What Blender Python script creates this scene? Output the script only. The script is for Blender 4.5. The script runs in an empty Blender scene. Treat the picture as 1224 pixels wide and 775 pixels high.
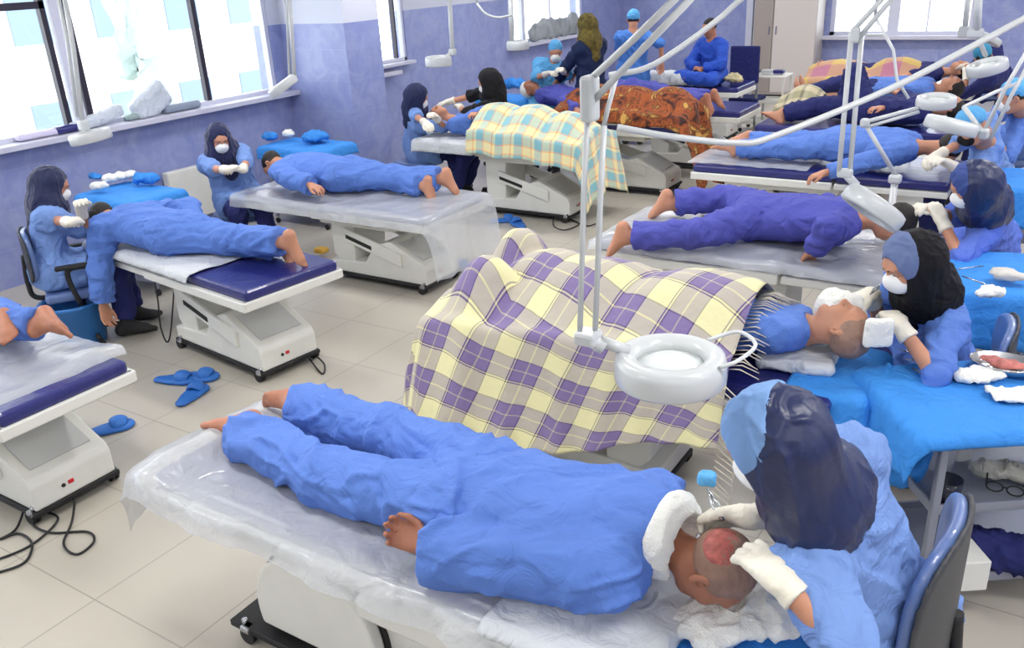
import bpy, bmesh, math, random
import numpy as np
from mathutils import Vector, Matrix, Euler
random.seed(7); rng = np.random.default_rng(5)
SC = bpy.context.scene; COL = SC.collection
PI = math.pi
# ---------------------------------------------------------------- camera
F_PX, PIT, ROL, YAW, HC = 1024.94, .39624, -.05375, -.583404, 2.4
def cam_axes():
    cy, sy, cp, sp = math.cos(YAW), math.sin(YAW), math.cos(PIT), math.sin(PIT)
    f = np.array([sy*cp, cy*cp, -sp]); r = np.array([cy, -sy, 0.]); u = np.cross(r, f)
    cr, sr = math.cos(ROL), math.sin(ROL)
    return r*cr+u*sr, u*cr-r*sr, f
CR, CU, CF = cam_axes()
def PY(q):
    q = np.asarray(q, float)-V(0, 0, HC); return 387.5-F_PX*(q@CU)/(q@CF)
def V(*a): return np.array(a, float)
def W(x, y, z):
    """world point at height z seen at photo pixel x, y"""
    d = CF + CR*(x-612)/F_PX - CU*(y-387.5)/F_PX
    return np.array([0, 0, HC]) + d*(z-HC)/d[2]
def D(x, y, t):
    """world point at depth t seen at photo pixel x, y"""
    return np.array([0, 0, HC]) + (CF + CR*(x-612)/F_PX - CU*(y-387.5)/F_PX)*t
def V(*a): return np.array(a, float)
def unit(v): v = np.asarray(v, float); return v/(np.linalg.norm(v)+1e-12)
cam_d = bpy.data.cameras.new('camera'); cam_o = bpy.data.objects.new('camera', cam_d); COL.objects.link(cam_o)
m = Matrix.Identity(4)
for i in range(3):
    m[i][0], m[i][1], m[i][2] = CR[i], CU[i], -CF[i]
m[2][3] = HC
cam_o.matrix_world = m; cam_d.sensor_width = 36; cam_d.lens = F_PX/1224*36; cam_d.clip_start = .05
SC.camera = cam_o
# ---------------------------------------------------------------- materials
MATS = {}
def srgb(c):
    return tuple(((v/255)/12.92 if v/255 <= .04045 else ((v/255+.055)/1.055)**2.4) for v in c)
def mat(name, rgb, rough=.6, metal=0, bump=0, bscale=40, coat=0, sheen=0, alpha=1, var=0, vscale=6, spec=.5, emit=0, wrinkle=0, wscale=9, trans=0):
    if name in MATS: return MATS[name]
    M = bpy.data.materials.new(name); M.use_nodes = True; nt = M.node_tree; N = nt.nodes; L = nt.links
    b = N['Principled BSDF']; c = srgb(rgb)
    b.inputs['Base Color'].default_value = (*c, 1); b.inputs['Roughness'].default_value = rough
    b.inputs['Metallic'].default_value = metal; b.inputs['Coat Weight'].default_value = coat
    b.inputs['Sheen Weight'].default_value = sheen; b.inputs['Alpha'].default_value = alpha
    b.inputs['Specular IOR Level'].default_value = spec
    if trans: b.inputs['Transmission Weight'].default_value = trans
    if emit:
        b.inputs['Emission Color'].default_value = (*c, 1); b.inputs['Emission Strength'].default_value = emit
    tc = N.new('ShaderNodeTexCoord')
    if var:
        n = N.new('ShaderNodeTexNoise'); n.inputs['Scale'].default_value = vscale; n.inputs['Detail'].default_value = 4
        L.new(tc.outputs['Object'], n.inputs['Vector'])
        r = N.new('ShaderNodeMapRange'); r.inputs['From Min'].default_value = .3; r.inputs['From Max'].default_value = .7
        r.inputs['To Min'].default_value = 1-var; r.inputs['To Max'].default_value = 1+var
        L.new(n.outputs['Fac'], r.inputs['Value'])
        v = N.new('ShaderNodeVectorMath'); v.operation = 'SCALE'; v.inputs[0].default_value = c
        L.new(r.outputs['Result'], v.inputs['Scale']); L.new(v.outputs['Vector'], b.inputs['Base Color'])
    last = None
    for amt, sc, det, dist in ((bump, bscale, 2, 0), (wrinkle, wscale, 3, 1.2)):
        if amt:
            n = N.new('ShaderNodeTexNoise'); n.inputs['Scale'].default_value = sc; n.inputs['Detail'].default_value = det
            n.inputs['Distortion'].default_value = dist
            L.new(tc.outputs['Object'], n.inputs['Vector'])
            bp = N.new('ShaderNodeBump'); bp.inputs['Strength'].default_value = amt; bp.inputs['Distance'].default_value = .01 if sc > 20 else .03
            L.new(n.outputs['Fac'], bp.inputs['Height'])
            if last: L.new(last.outputs['Normal'], bp.inputs['Normal'])
            L.new(bp.outputs['Normal'], b.inputs['Normal']); last = bp
    MATS[name] = M; return M
def cloth(name, rgb, sheen=.0, wr=.75, ws=10, rough=.75, spec=.3): return mat(name, rgb, rough, bump=.08, bscale=400, sheen=sheen, wrinkle=wr, wscale=ws, spec=spec)
def plaid(name, ru, rv, pu, pv, rough=.85):
    """woven check: warp ramp and weft ramp over the cloth's own coordinates in metres"""
    M = bpy.data.materials.new(name); M.use_nodes = True; nt = M.node_tree; N = nt.nodes; L = nt.links
    b = N['Principled BSDF']; b.inputs['Roughness'].default_value = rough; b.inputs['Sheen Weight'].default_value = .2
    uv = N.new('ShaderNodeUVMap'); sp = N.new('ShaderNodeSeparateXYZ'); L.new(uv.outputs['UV'], sp.inputs[0])
    outs = []
    for k, (ramp, per) in enumerate(((ru, pu), (rv, pv))):
        d = N.new('ShaderNodeMath'); d.operation = 'DIVIDE'; d.inputs[1].default_value = per
        L.new(sp.outputs[k], d.inputs[0])
        f = N.new('ShaderNodeMath'); f.operation = 'FRACT'; L.new(d.outputs[0], f.inputs[0])
        cr = N.new('ShaderNodeValToRGB'); cr.color_ramp.interpolation = 'CONSTANT'; e = cr.color_ramp.elements
        while len(e) < len(ramp): e.new(.5)
        for i, (pos, col) in enumerate(ramp):
            e[i].position = pos; e[i].color = (*srgb(col), 1)
        L.new(f.outputs[0], cr.inputs[0]); outs.append(cr)
    mx = N.new('ShaderNodeMix'); mx.data_type = 'RGBA'; mx.inputs['Factor'].default_value = .5
    L.new(outs[0].outputs[0], mx.inputs['A']); L.new(outs[1].outputs[0], mx.inputs['B'])
    L.new(mx.outputs['Result'], b.inputs['Base Color'])
    tc = N.new('ShaderNodeTexCoord'); n = N.new('ShaderNodeTexNoise'); n.inputs['Scale'].default_value = 14; L.new(tc.outputs['Object'], n.inputs['Vector'])
    bp = N.new('ShaderNodeBump'); bp.inputs['Strength'].default_value = .35; bp.inputs['Distance'].default_value = .02
    L.new(n.outputs['Fac'], bp.inputs['Height']); L.new(bp.outputs['Normal'], b.inputs['Normal'])
    MATS[name] = M; return M
def film(name, rgb, alpha, rough=.25):
    """thin crinkled polythene"""
    M = mat(name, rgb, rough, bump=.25, bscale=38, wrinkle=.55, wscale=9, alpha=alpha, coat=.4, spec=.6); return M
# ---------------------------------------------------------------- object plumbing
def tag(o, label=None, cat=None, group=None, kind=None):
    if label: o['label'] = label
    if cat: o['category'] = cat
    if group: o['group'] = group
    if kind: o['kind'] = kind
    return o
def thing(name, label, cat, loc=(0, 0, 0), rz=0, group=None):
    o = bpy.data.objects.new(name, None); COL.objects.link(o); o.empty_display_size = .1
    o.location = [float(v) for v in loc]; o.rotation_euler = (0, 0, rz)
    return tag(o, label, cat, group)
def link(name, me, M, parent=None, world=False):
    o = bpy.data.objects.new(name, me); COL.objects.link(o)
    if M is not None: me.materials.append(M)
    if parent is not None:
        o.parent = parent
        if world:   # vertices were given in world space: bring them into the parent's space
            R = Matrix.Translation(parent.location) @ Euler(parent.rotation_euler).to_matrix().to_4x4()
            if parent.parent: R = Matrix.Translation(parent.parent.location) @ Euler(parent.parent.rotation_euler).to_matrix().to_4x4() @ R
            me.transform(R.inverted())
    return o
def recentre(o):
    me = o.data; n = len(me.vertices); a = np.empty(n*3); me.vertices.foreach_get('co', a); a = a.reshape(-1, 3)
    c = V((a[:, 0].min()+a[:, 0].max())/2, (a[:, 1].min()+a[:, 1].max())/2, a[:, 2].min())
    me.transform(Matrix.Translation(-Vector(c))); o.location = c
    return o
def copy_tree(o, parent=None):
    c = o.copy(); COL.objects.link(c)
    if parent: c.parent = parent
    for ch in list(o.children): copy_tree(ch, c)
    return c
class MB:
    """collects shapes into one bmesh"""
    def __init__(s): s.bm = bmesh.new()
    def box(s, c, d, bev=.0, rot=None, seg=2):
        b = bmesh.new(); bmesh.ops.create_cube(b, size=1); bmesh.ops.scale(b, vec=d, verts=b.verts)
        if bev: bmesh.ops.bevel(b, geom=b.edges[:], offset=bev, segments=seg, affect='EDGES', profile=.5)
        if rot is not None: bmesh.ops.rotate(b, cent=(0, 0, 0), matrix=rot, verts=b.verts)
        bmesh.ops.translate(b, vec=c, verts=b.verts); s._add(b); return s
    def _add(s, b):
        me = bpy.data.meshes.new('t'); b.to_mesh(me); b.free(); s.bm.from_mesh(me); bpy.data.meshes.remove(me)
    def prism(s, pts, y0, y1, bev=0):
        b = bmesh.new(); vs = [b.verts.new((x, y0, z)) for x, z in pts]; f = b.faces.new(vs)
        r = bmesh.ops.extrude_face_region(b, geom=[f]); bmesh.ops.translate(b, vec=(0, y1-y0, 0), verts=[v for v in r['geom'] if isinstance(v, bmesh.types.BMVert)])
        bmesh.ops.recalc_face_normals(b, faces=b.faces)
        if bev: bmesh.ops.bevel(b, geom=b.edges[:], offset=bev, segments=2, affect='EDGES', profile=.5)
        s._add(b); return s
    def tube(s, pts, r, seg=10, caps=True):
        pts = [Vector([float(v) for v in p]) for p in pts]; b = bmesh.new(); rings = []
        rr = r if hasattr(r, '__len__') else [r]*len(pts)
        up = Vector((0, 0, 1)); prev = None
        for i, p in enumerate(pts):
            t = (pts[min(i+1, len(pts)-1)]-pts[max(i-1, 0)]).normalized()
            if prev is None:
                a = t.cross(up) if abs(t.z) < .95 else t.cross(Vector((1, 0, 0)))
            else: a = prev-t*prev.dot(t)
            a.normalize(); prev = a; c = t.cross(a)
            rings.append([b.verts.new(p+(a*math.cos(k*2*PI/seg)+c*math.sin(k*2*PI/seg))*rr[i]) for k in range(seg)])
        for i in range(len(rings)-1):
            for k in range(seg): b.faces.new((rings[i][k], rings[i][(k+1) % seg], rings[i+1][(k+1) % seg], rings[i+1][k]))
        if caps: b.faces.new(rings[0][::-1]); b.faces.new(rings[-1])
        for f in b.faces: f.smooth = len(f.verts) == 4
        s._add(b); return s
    def lathe(s, prof, c=(0, 0, 0), seg=28, M=None, sx=1, sy=1):
        b = bmesh.new(); rings = []
        for r, z in prof: rings.append([b.verts.new((r*math.cos(k*2*PI/seg)*sx, r*math.sin(k*2*PI/seg)*sy, z)) for k in range(seg)])
        for i in range(len(rings)-1):
            for k in range(seg): b.faces.new((rings[i][k], rings[i][(k+1) % seg], rings[i+1][(k+1) % seg], rings[i+1][k]))
        bmesh.ops.remove_doubles(b, verts=b.verts, dist=1e-5)
        for f in b.faces: f.smooth = True
        if M is not None: bmesh.ops.transform(b, matrix=M, verts=b.verts)
        bmesh.ops.translate(b, vec=[float(v) for v in c], verts=b.verts); s._add(b); return s
    def build(s, name, M, parent=None, world=False):
        me = bpy.data.meshes.new(name); s.bm.to_mesh(me); s.bm.free()
        return link(name, me, M, parent, world)
def curve_pts(ctrl, n=8):
    """Catmull-Rom through control points"""
    P = [V(*c) for c in ctrl]; P = [2*P[0]-P[1]]+P+[2*P[-1]-P[-2]]; out = []
    for i in range(1, len(P)-2):
        for k in range(n):
            t = k/n
            out.append(.5*((2*P[i])+(-P[i-1]+P[i+1])*t+(2*P[i-1]-5*P[i]+4*P[i+1]-P[i+2])*t*t+(-P[i-1]+3*P[i]-3*P[i+1]+P[i+2])*t**3))
    out.append(P[-2]); return out
# ---------------------------------------------------------------- noise
_perm = rng.permutation(256); _perm = np.concatenate([_perm, _perm]).astype(np.int64)
_grad = rng.normal(size=(256, 3)); _grad /= np.linalg.norm(_grad, axis=1)[:, None]
def noise(p):
    i = np.floor(p).astype(np.int64); f = p-i; w = f*f*f*(f*(f*6-15)+10); i &= 255; r = 0
    for dx in (0, 1):
        wx = w[:, 0] if dx else 1-w[:, 0]
        for dy in (0, 1):
            wy = w[:, 1] if dy else 1-w[:, 1]
            for dz in (0, 1):
                wz = w[:, 2] if dz else 1-w[:, 2]
                h = _perm[_perm[_perm[(i[:, 0]+dx) & 255]+((i[:, 1]+dy) & 255)]+((i[:, 2]+dz) & 255)]
                g = _grad[h]
                r = r+wx*wy*wz*(g[:, 0]*(f[:, 0]-dx)+g[:, 1]*(f[:, 1]-dy)+g[:, 2]*(f[:, 2]-dz))
    return r*1.6
def folds(amp=.008, scale=.13, axis=(0, 0, 1), stretch=3., seed=0, fine=.35, ridge=.6):
    ax = unit(axis)
    def g(v):
        al = v@ax; q = v+np.outer(al*(1/stretch-1), ax)
        q = q/scale+seed*7.3
        wv = np.stack([noise(q*.6+5), noise(q*.6+17), noise(q*.6+31)], 1)
        q2 = q+wv*.8
        n1 = noise(q2); r = 1.25*np.clip(1-np.abs(noise(q2*.9+11))*2.6, 0, 1)**1.6-.35*np.clip(1-np.abs(noise(q2*1.7+23))*3, 0, 1)**1.5
        n3 = noise(q2*2.6+3)
        return amp*((1-ridge)*n1*1.3+ridge*r+fine*n3-.25)
    return g
# ---------------------------------------------------------------- signed-distance shapes
class S:
    def __init__(s): s.ops = []; s.lo = V(9e9, 9e9, 9e9); s.hi = -s.lo
    def _b(s, *pr):
        for p, r in pr: s.lo = np.minimum(s.lo, p-r); s.hi = np.maximum(s.hi, p+r)
    def cap(s, a, b, ra, rb=None, k=.02, n=None, sq=1., op='u', cut=(False, False)):
        a = np.asarray(a, float); b = np.asarray(b, float); rb = ra if rb is None else rb
        if op == 'u': s._b((a, max(ra, ra*sq)), (b, max(rb, rb*sq)))
        if n is not None: n = unit(n)
        def f(p):
            A, B, q = a, b, p
            if n is not None:
                q = p+np.outer((p@n)*(1/sq-1), n); A = a+n*((a@n)*(1/sq-1)); B = b+n*((b@n)*(1/sq-1))
            ab = B-A; L2 = ab@ab+1e-12; h = (q-A)@ab/L2; hc = np.clip(h, 0, 1)
            d = np.linalg.norm(q-A-hc[:, None]*ab, axis=1)-(ra+(rb-ra)*hc)
            if n is not None: d = d*min(sq, 1)
            L = math.sqrt(L2)
            if cut[0]: d = np.maximum(d, -h*L)
            if cut[1]: d = np.maximum(d, (h-1)*L)
            return d
        s.ops.append((op, f, k)); return s
    def ell(s, c, r, R=None, k=.02, op='u'):
        c = np.asarray(c, float); r = np.asarray(r, float)
        if op == 'u': s._b((c, max(r)))
        def f(p):
            q = p-c
            if R is not None: q = q@R     # R columns = local axes
            k0 = np.linalg.norm(q/r, axis=1); k1 = np.linalg.norm(q/r**2, axis=1)+1e-9
            return k0*(k0-1)/k1
        s.ops.append((op, f, k)); return s
    def box(s, c, h, R=None, rd=.01, k=.01, op='u'):
        c = np.asarray(c, float); h = np.asarray(h, float)-rd
        if op == 'u': s._b((c, np.linalg.norm(h)+rd))
        def f(p):
            q = p-c
            if R is not None: q = q@R
            q = np.abs(q)-h
            return np.linalg.norm(np.maximum(q, 0), axis=1)+np.minimum(q.max(1), 0)-rd
        s.ops.append((op, f, k)); return s
    def plane(s, n, d, k=.01):
        """keeps the side where p.n > d"""
        n = unit(n); s.ops.append(('i', lambda p: d-p@n, k)); return s
    def __call__(s, p):
        F = None
        for op, f, k in s.ops:
            d = f(p)
            if F is None: F = d; continue
            if op == 'u':
                h = np.maximum(k-np.abs(F-d), 0)/k; F = np.minimum(F, d)-h*h*k*.25
            else:
                if op == 's': d = -d
                h = np.maximum(k-np.abs(F-d), 0)/k; F = np.maximum(F, d)+h*h*k*.25
        return F
def sdf_mesh(F, h, name='m', disp=None, lo=None, hi=None, relax=1):
    lo = (F.lo if lo is None else lo)-2.5*h; hi = (F.hi if hi is None else hi)+2.5*h
    B = 6; n = np.ceil((hi-lo)/h/B).astype(int)*B+1; nb = (n-1)//B
    ii = np.stack(np.meshgrid(*[np.arange(k) for k in nb], indexing='ij'), -1).reshape(-1, 3)
    cen = lo+(ii+.5)*B*h; fc = F(cen)
    g = np.repeat(np.repeat(np.repeat(np.where(fc < 0, -1., 1.).reshape(nb), B, 0), B, 1), B, 2)
    g = np.pad(g, ((0, 1), (0, 1), (0, 1)), 'edge').astype(np.float32)
    act = ii[np.abs(fc) < B*h*.87*1.25+.015]
    off = np.stack(np.meshgrid(*[np.arange(B+1)]*3, indexing='ij'), -1).reshape(-1, 3)
    mask = np.zeros(n, bool)
    idx = (act[:, None, :]*B+off[None]).reshape(-1, 3); mask[idx[:, 0], idx[:, 1], idx[:, 2]] = True
    idx = np.argwhere(mask); vals = np.empty(len(idx), np.float32)
    for s in range(0, len(idx), 150000): vals[s:s+150000] = F(lo+idx[s:s+150000]*h)
    g[mask] = vals
    g[g == 0] = 1e-6
    ins = g < 0
    c8 = [ins[dx:n[0]-1+dx, dy:n[1]-1+dy, dz:n[2]-1+dz] for dx in (0, 1) for dy in (0, 1) for dz in (0, 1)]
    sm = sum(c.astype(np.int8) for c in c8); cells = np.argwhere((sm > 0) & (sm < 8))
    vid = np.full(n-1, -1, np.int64); vid[cells[:, 0], cells[:, 1], cells[:, 2]] = np.arange(len(cells))
    acc = np.zeros((len(cells), 3)); cnt = np.zeros(len(cells))
    for ax in range(3):
        o1, o2 = [a for a in range(3) if a != ax]
        for a in (0, 1):
            for b in (0, 1):
                p0 = cells.copy(); p0[:, o1] += a; p0[:, o2] += b; p1 = p0.copy(); p1[:, ax] += 1
                g0 = g[p0[:, 0], p0[:, 1], p0[:, 2]]; g1 = g[p1[:, 0], p1[:, 1], p1[:, 2]]
                x = (g0 < 0) != (g1 < 0); t = np.where(x, g0/(g0-g1+(g0 == g1)), 0)
                q = p0.astype(float); q[:, ax] += t; acc[x] += q[x]; cnt[x] += 1
    v = lo+acc/cnt[:, None]*h
    faces = []
    for ax in range(3):
        o1, o2 = [(1, 2), (2, 0), (0, 1)][ax]
        sl = [slice(0, None)]*3; s0 = list(sl); s1 = list(sl); s0[ax] = slice(0, -1); s1[ax] = slice(1, None)
        ch = ins[tuple(s0)] != ins[tuple(s1)]; e = np.argwhere(ch)
        e = e[(e[:, o1] > 0) & (e[:, o2] > 0) & (e[:, o1] < n[o1]-1) & (e[:, o2] < n[o2]-1)]
        q = []
        for a, b in ((-1, -1), (0, -1), (0, 0), (-1, 0)):
            c = e.copy(); c[:, o1] += a; c[:, o2] += b; q.append(vid[c[:, 0], c[:, 1], c[:, 2]])
        q = np.stack(q, 1); fl = ~ins[e[:, 0], e[:, 1], e[:, 2]]; q[fl] = q[fl][:, ::-1]; faces.append(q)
    faces = np.concatenate(faces); faces = faces[(faces >= 0).all(1)]
    for _ in range(relax):
        a = np.zeros_like(v); c = np.zeros(len(v))
        for k in range(4):
            for j in (1, 3): np.add.at(a, faces[:, k], v[faces[:, (k+j) % 4]]); np.add.at(c, faces[:, k], 1)
        v = v*.5+.5*a/np.maximum(c, 1)[:, None]
    if disp is not None:
        fn = np.cross(v[faces[:, 2]]-v[faces[:, 0]], v[faces[:, 3]]-v[faces[:, 1]]); vn = np.zeros_like(v)
        for k in range(4): np.add.at(vn, faces[:, k], fn)
        vn /= np.linalg.norm(vn, axis=1)[:, None]+1e-12
        v = v+vn*disp(v)[:, None]
    me = bpy.data.meshes.new(name)
    me.vertices.add(len(v)); me.vertices.foreach_set('co', v.ravel())
    me.loops.add(len(faces)*4); me.loops.foreach_set('vertex_index', faces.ravel().astype(np.int32))
    me.polygons.add(len(faces)); me.polygons.foreach_set('loop_start', np.arange(0, len(faces)*4, 4, dtype=np.int32))
    me.polygons.foreach_set('use_smooth', np.ones(len(faces), bool)); me.update(); me.validate()
    return me
def blob(name, F, h, M, parent=None, disp=None, label=None):
    o = link(name, sdf_mesh(F, h, name, disp), M, parent, world=parent is not None)
    if parent is None: recentre(o)
    return o
# ---------------------------------------------------------------- draped sheets
def drape(name, M, bx, by, top, drops, n=(60, 40), hump=None, fold=.03, foldw=.16, flare=.12, zmin=.02, parent=None, seed=0, thick=.004, rot=0, edge=None, centre=None, uvrot=0):
    """a cloth lying on the rectangle bx x by and hanging off its sides.
    drops = (low x, high x, low y, high y) lengths that overhang. UV is the cloth's own metre grid."""
    x0, x1 = bx; y0, y1 = by; a0, a1, b0, b1 = drops
    U = np.linspace(x0-a0, x1+a1, n[0]); Vv = np.linspace(y0-b0, y1+b1, n[1])
    A, Bm = np.meshgrid(U, Vv, indexing='ij'); A = A.ravel(); Bm = Bm.ravel()
    cx = np.clip(A, x0, x1); cy = np.clip(Bm, y0, y1); da = A-cx; db = Bm-cy
    dr = np.sqrt(da*da+db*db)
    if edge is not None:
        sc = edge(A, Bm)
        dr = dr*sc
    ang = np.arctan2(db, da)
    per = np.where(np.abs(da) > np.abs(db), cy, cx)+ang*.15
    q = np.stack([per/foldw, dr*.9+seed*3.1, np.full_like(per, seed*1.7)], 1)
    fd = noise(q)*1.2+.5*noise(q*V(2.1, 1, 1)+9)
    drn = np.clip(dr/.6, 0, 1)
    out = flare*dr+fold*fd*drn**.7*1.8+.012*(dr > 0)
    rr = .035; soft = np.where(dr < rr*1.57, np.sin(np.clip(dr/rr, 0, 1.57))*rr, rr)
    dz = np.where(dr < rr*1.57, rr*(1-np.cos(np.clip(dr/rr, 0, 1.57))), dr-rr*.57)
    dirx = np.where(dr > 0, da/np.maximum(np.sqrt(da*da+db*db), 1e-9), 0); diry = np.where(dr > 0, db/np.maximum(np.sqrt(da*da+db*db), 1e-9), 0)
    o = np.where(dr > 0, soft+np.maximum(out, 0), 0)
    X = cx+dirx*o; Y = cy+diry*o
    hh = hump(cx, cy) if hump is not None else 0
    fade = np.exp(-dr*2.2)
    Z = top+hh*(1 if np.isscalar(hh) else 1)*1.0-dz*(1+0*fade)
    Z = Z+(noise(np.stack([A/.2, Bm/.2, A*0+seed], 1))*.012+noise(np.stack([A/.07, Bm/.09, A*0+seed+4], 1))*.005)*np.where(dr > 0, .4, 1)
    low = Z < zmin
    X = X+np.where(low, dirx*(zmin-Z)*.7, 0); Y = Y+np.where(low, diry*(zmin-Z)*.7, 0)
    Z = np.where(low, zmin+.012*np.abs(fd), Z)
    if rot:
        c = centre or ((x0+x1)/2, (y0+y1)/2); ca, sa = math.cos(rot), math.sin(rot)
        X, Y = c[0]+(X-c[0])*ca-(Y-c[1])*sa, c[1]+(X-c[0])*sa+(Y-c[1])*ca
    v = np.stack([X, Y, Z], 1)
    me = bpy.data.meshes.new(name); i = np.arange(n[0]-1)[:, None]*n[1]+np.arange(n[1]-1)[None]
    f = np.stack([i, i+n[1], i+n[1]+1, i+1], -1).reshape(-1, 4)
    me.from_pydata(v.tolist(), [], f.tolist()); me.polygons.foreach_set('use_smooth', [True]*len(f))
    uvl = me.uv_layers.new(name='cloth'); li = f.ravel()
    uu, vv = A-x0, Bm-y0; ca, sa = math.cos(uvrot), math.sin(uvrot)
    uvl.data.foreach_set('uv', np.stack([uu[li]*ca-vv[li]*sa+9, uu[li]*sa+vv[li]*ca+9], 1).ravel())
    ob = link(name, me, M, parent, world=parent is not None)
    if thick:
        sm = ob.modifiers.new('thickness', 'SOLIDIFY'); sm.thickness = thick; sm.offset = 0
    if parent is None: recentre(ob)
    return ob
# ---------------------------------------------------------------- people
SKIN = mat('skin', (196, 140, 112), .5, bump=.05, bscale=90, var=.08, vscale=12, spec=.4)
SKIND = mat('skin_dark', (176, 118, 92), .5, bump=.05, bscale=90, var=.12, vscale=14, spec=.4)
GLOVE = mat('latex_glove', (232, 226, 210), .45, wrinkle=.4, wscale=30)
MASKM = mat('mask_fabric', (238, 238, 236), .8, bump=.1, bscale=300)
HAIR = mat('dark_hair', (28, 22, 20), .6, bump=.6, bscale=120)
SCALP = mat('shaved_scalp', (150, 118, 102), .6, bump=.2, bscale=220, var=.15, vscale=30)
EYEM = mat('eye_dark', (35, 25, 22), .3)
BLUE = cloth('scrub_blue', (92, 128, 206), ws=9)
BLUEL = cloth('uniform_light_blue', (116, 148, 208), ws=11)
BLUEV = cloth('scrub_violet_blue', (80, 84, 172), ws=9)
NAVY = cloth('navy_cloth', (36, 42, 100), ws=9)
LITBAND = cloth('pale_blue_lit_band', (120, 156, 206), wr=.15)  # lit front of the hoods, put into the cloth colour
LITBANDG = cloth('slate_lit_band', (104, 120, 160), wr=.15)
HIJ = mat('navy_satin_hood', (26, 38, 80), .42, wrinkle=.15, wscale=12, spec=.6)
BLACK = cloth('black_cloth', (16, 15, 20), ws=9)
CAPM = cloth('surgical_cap_blue', (96, 172, 226), ws=14)
def frame(f, u):
    f = unit(f); u = unit(np.asarray(u, float)-f*np.dot(u, f)); l = np.cross(u, f); return np.stack([l, f, u], 1)   # columns: left, forward, up
def ik(a, b, l1, l2, hint):
    a = np.asarray(a, float); b = np.asarray(b, float); d = np.linalg.norm(b-a)
    if d > (l1+l2)*.995: q = d/(l1+l2)*1.006; l1 *= q; l2 *= q
    x = (l1*l1-l2*l2+d*d)/(2*d); h = math.sqrt(max(l1*l1-x*x, 0)); e = (b-a)/d
    q = np.asarray(hint, float); q = q-e*(q@e); return a+e*x+unit(q)*h
def hand(F, w, d, n, t, curl=.45, grow=0., spread=1., thumb=.5):
    """w wrist, d towards fingers, n palm normal, t towards the thumb"""
    d = unit(d); n = unit(np.asarray(n)-d*np.dot(n, d)); s = np.cross(d, n)
    t = s if np.dot(s, t) > 0 else -s
    F.cap(w-d*.02, w+d*.02, .024+grow, .026+grow, k=.02, n=n, sq=.75)
    for i, (o0, o1, ln) in enumerate(((.018, .032, .074), (.006, .011, .082), (-.007, -.011, .076), (-.018, -.031, .060))):
        kn = w+d*(.088-.004*abs(i-1))+t*o1
        F.cap(w+t*o0, kn, .017+grow, .0125+grow, k=.014)
        a = curl*(1+.12*i); p = kn; d0 = unit(d+t*(.11-.075*i)*spread); tot = 0
        for seg, r0, r1 in ((.45, .0105, .0098), (.31, .0096, .0088), (.24, .0088, .0074)):
            tot += a; dd = d0*math.cos(tot)+n*math.sin(tot)
            q = p+dd*ln*seg; F.cap(p, q, r0+grow, r1+grow, k=.004); p = q; a = curl*1.1
    b = w+d*.018+t*.022; c = b+d*.03+t*.026+n*.012*thumb*2; e = c+d*.032+t*.008+n*.014*thumb*2; g = e+d*.026-t*.004*thumb+n*.008
    F.cap(b, c, .0165+grow, .0135+grow, k=.015); F.cap(c, e, .0125+grow, .011+grow, k=.005); F.cap(e, g, .011+grow, .0085+grow, k=.004)
def foot(F, a, d, up, grow=0., side=1):
    """a ankle, d towards toes, up = shin direction side"""
    d = unit(d); up = unit(np.asarray(up)-d*np.dot(up, d)); l = np.cross(up, d)*side
    heel = a-up*.045-d*.045
    F.cap(a+up*.05, a-up*.01, .034+grow, .034+grow, k=.03)
    F.cap(a-up*.01, heel, .034+grow, .032+grow, k=.03)
    ball = a-up*.06+d*.125
    F.cap(heel, ball+l*.022, .03+grow, .022+grow, k=.03); F.cap(heel-up*.002, ball-l*.024-d*.02, .026+grow, .02+grow, k=.03)
    F.cap(a, ball, .034+grow, .022+grow, k=.03)
    for i, (o, ln, r) in enumerate(((.03, .055, .0145), (.010, .052, .011), (-.007, .045, .0105), (-.022, .038, .010), (-.036, .03, .0095))):
        p = ball+l*o-d*(.006*i); F.cap(p, p+d*ln-up*.008, r*1.05+grow, r+grow, k=.006)
def head_prims(F, c, R, jaw=1.):
    P = lambda l, f, u: c+R@V(l, f, u)
    F.ell(P(0, -.012, .03), (.075, .094, .083), R, k=.02)
    F.ell(P(0, .022, -.035), (.060, .068, .078), R, k=.03)
    F.ell(P(0, .052, -.088), (.032*jaw, .030, .026), R, k=.03)
    F.ell(P(0, .064, .035), (.056, .028, .030), R, k=.03)
    for s in (-1, 1):
        F.ell(P(s*.031, .093, .008), (.020, .014, .013), R, k=.012, op='s')
        F.ell(P(s*.031, .074, .007), (.0135, .0135, .0125), R, k=.004)
        F.ell(P(s*.040, .062, -.025), (.022, .022, .020), R, k=.025)
        F.ell(P(s*.079, -.012, -.010), (.007, .021, .033), R, k=.006)
        F.ell(P(s*.082, -.004, -.008), (.008, .010, .016), R, k=.004, op='s')
        F.cap(P(s*.014, .096, .030), P(s*.046, .082, .033), .008, .006, k=.012)
    F.cap(P(0, .088, .018), P(0, .112, -.026), .009, .013, k=.012)
    F.cap(P(-.012, .100, -.032), P(.012, .100, -.032), .009, .009, k=.008)
    F.cap(P(-.020, .086, -.060), P(.020, .086, -.060), .0075, .0075, k=.006)
    F.cap(P(-.018, .083, -.071), P(.018, .083, -.071), .0085, .0085, k=.006)
class Person: pass
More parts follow.
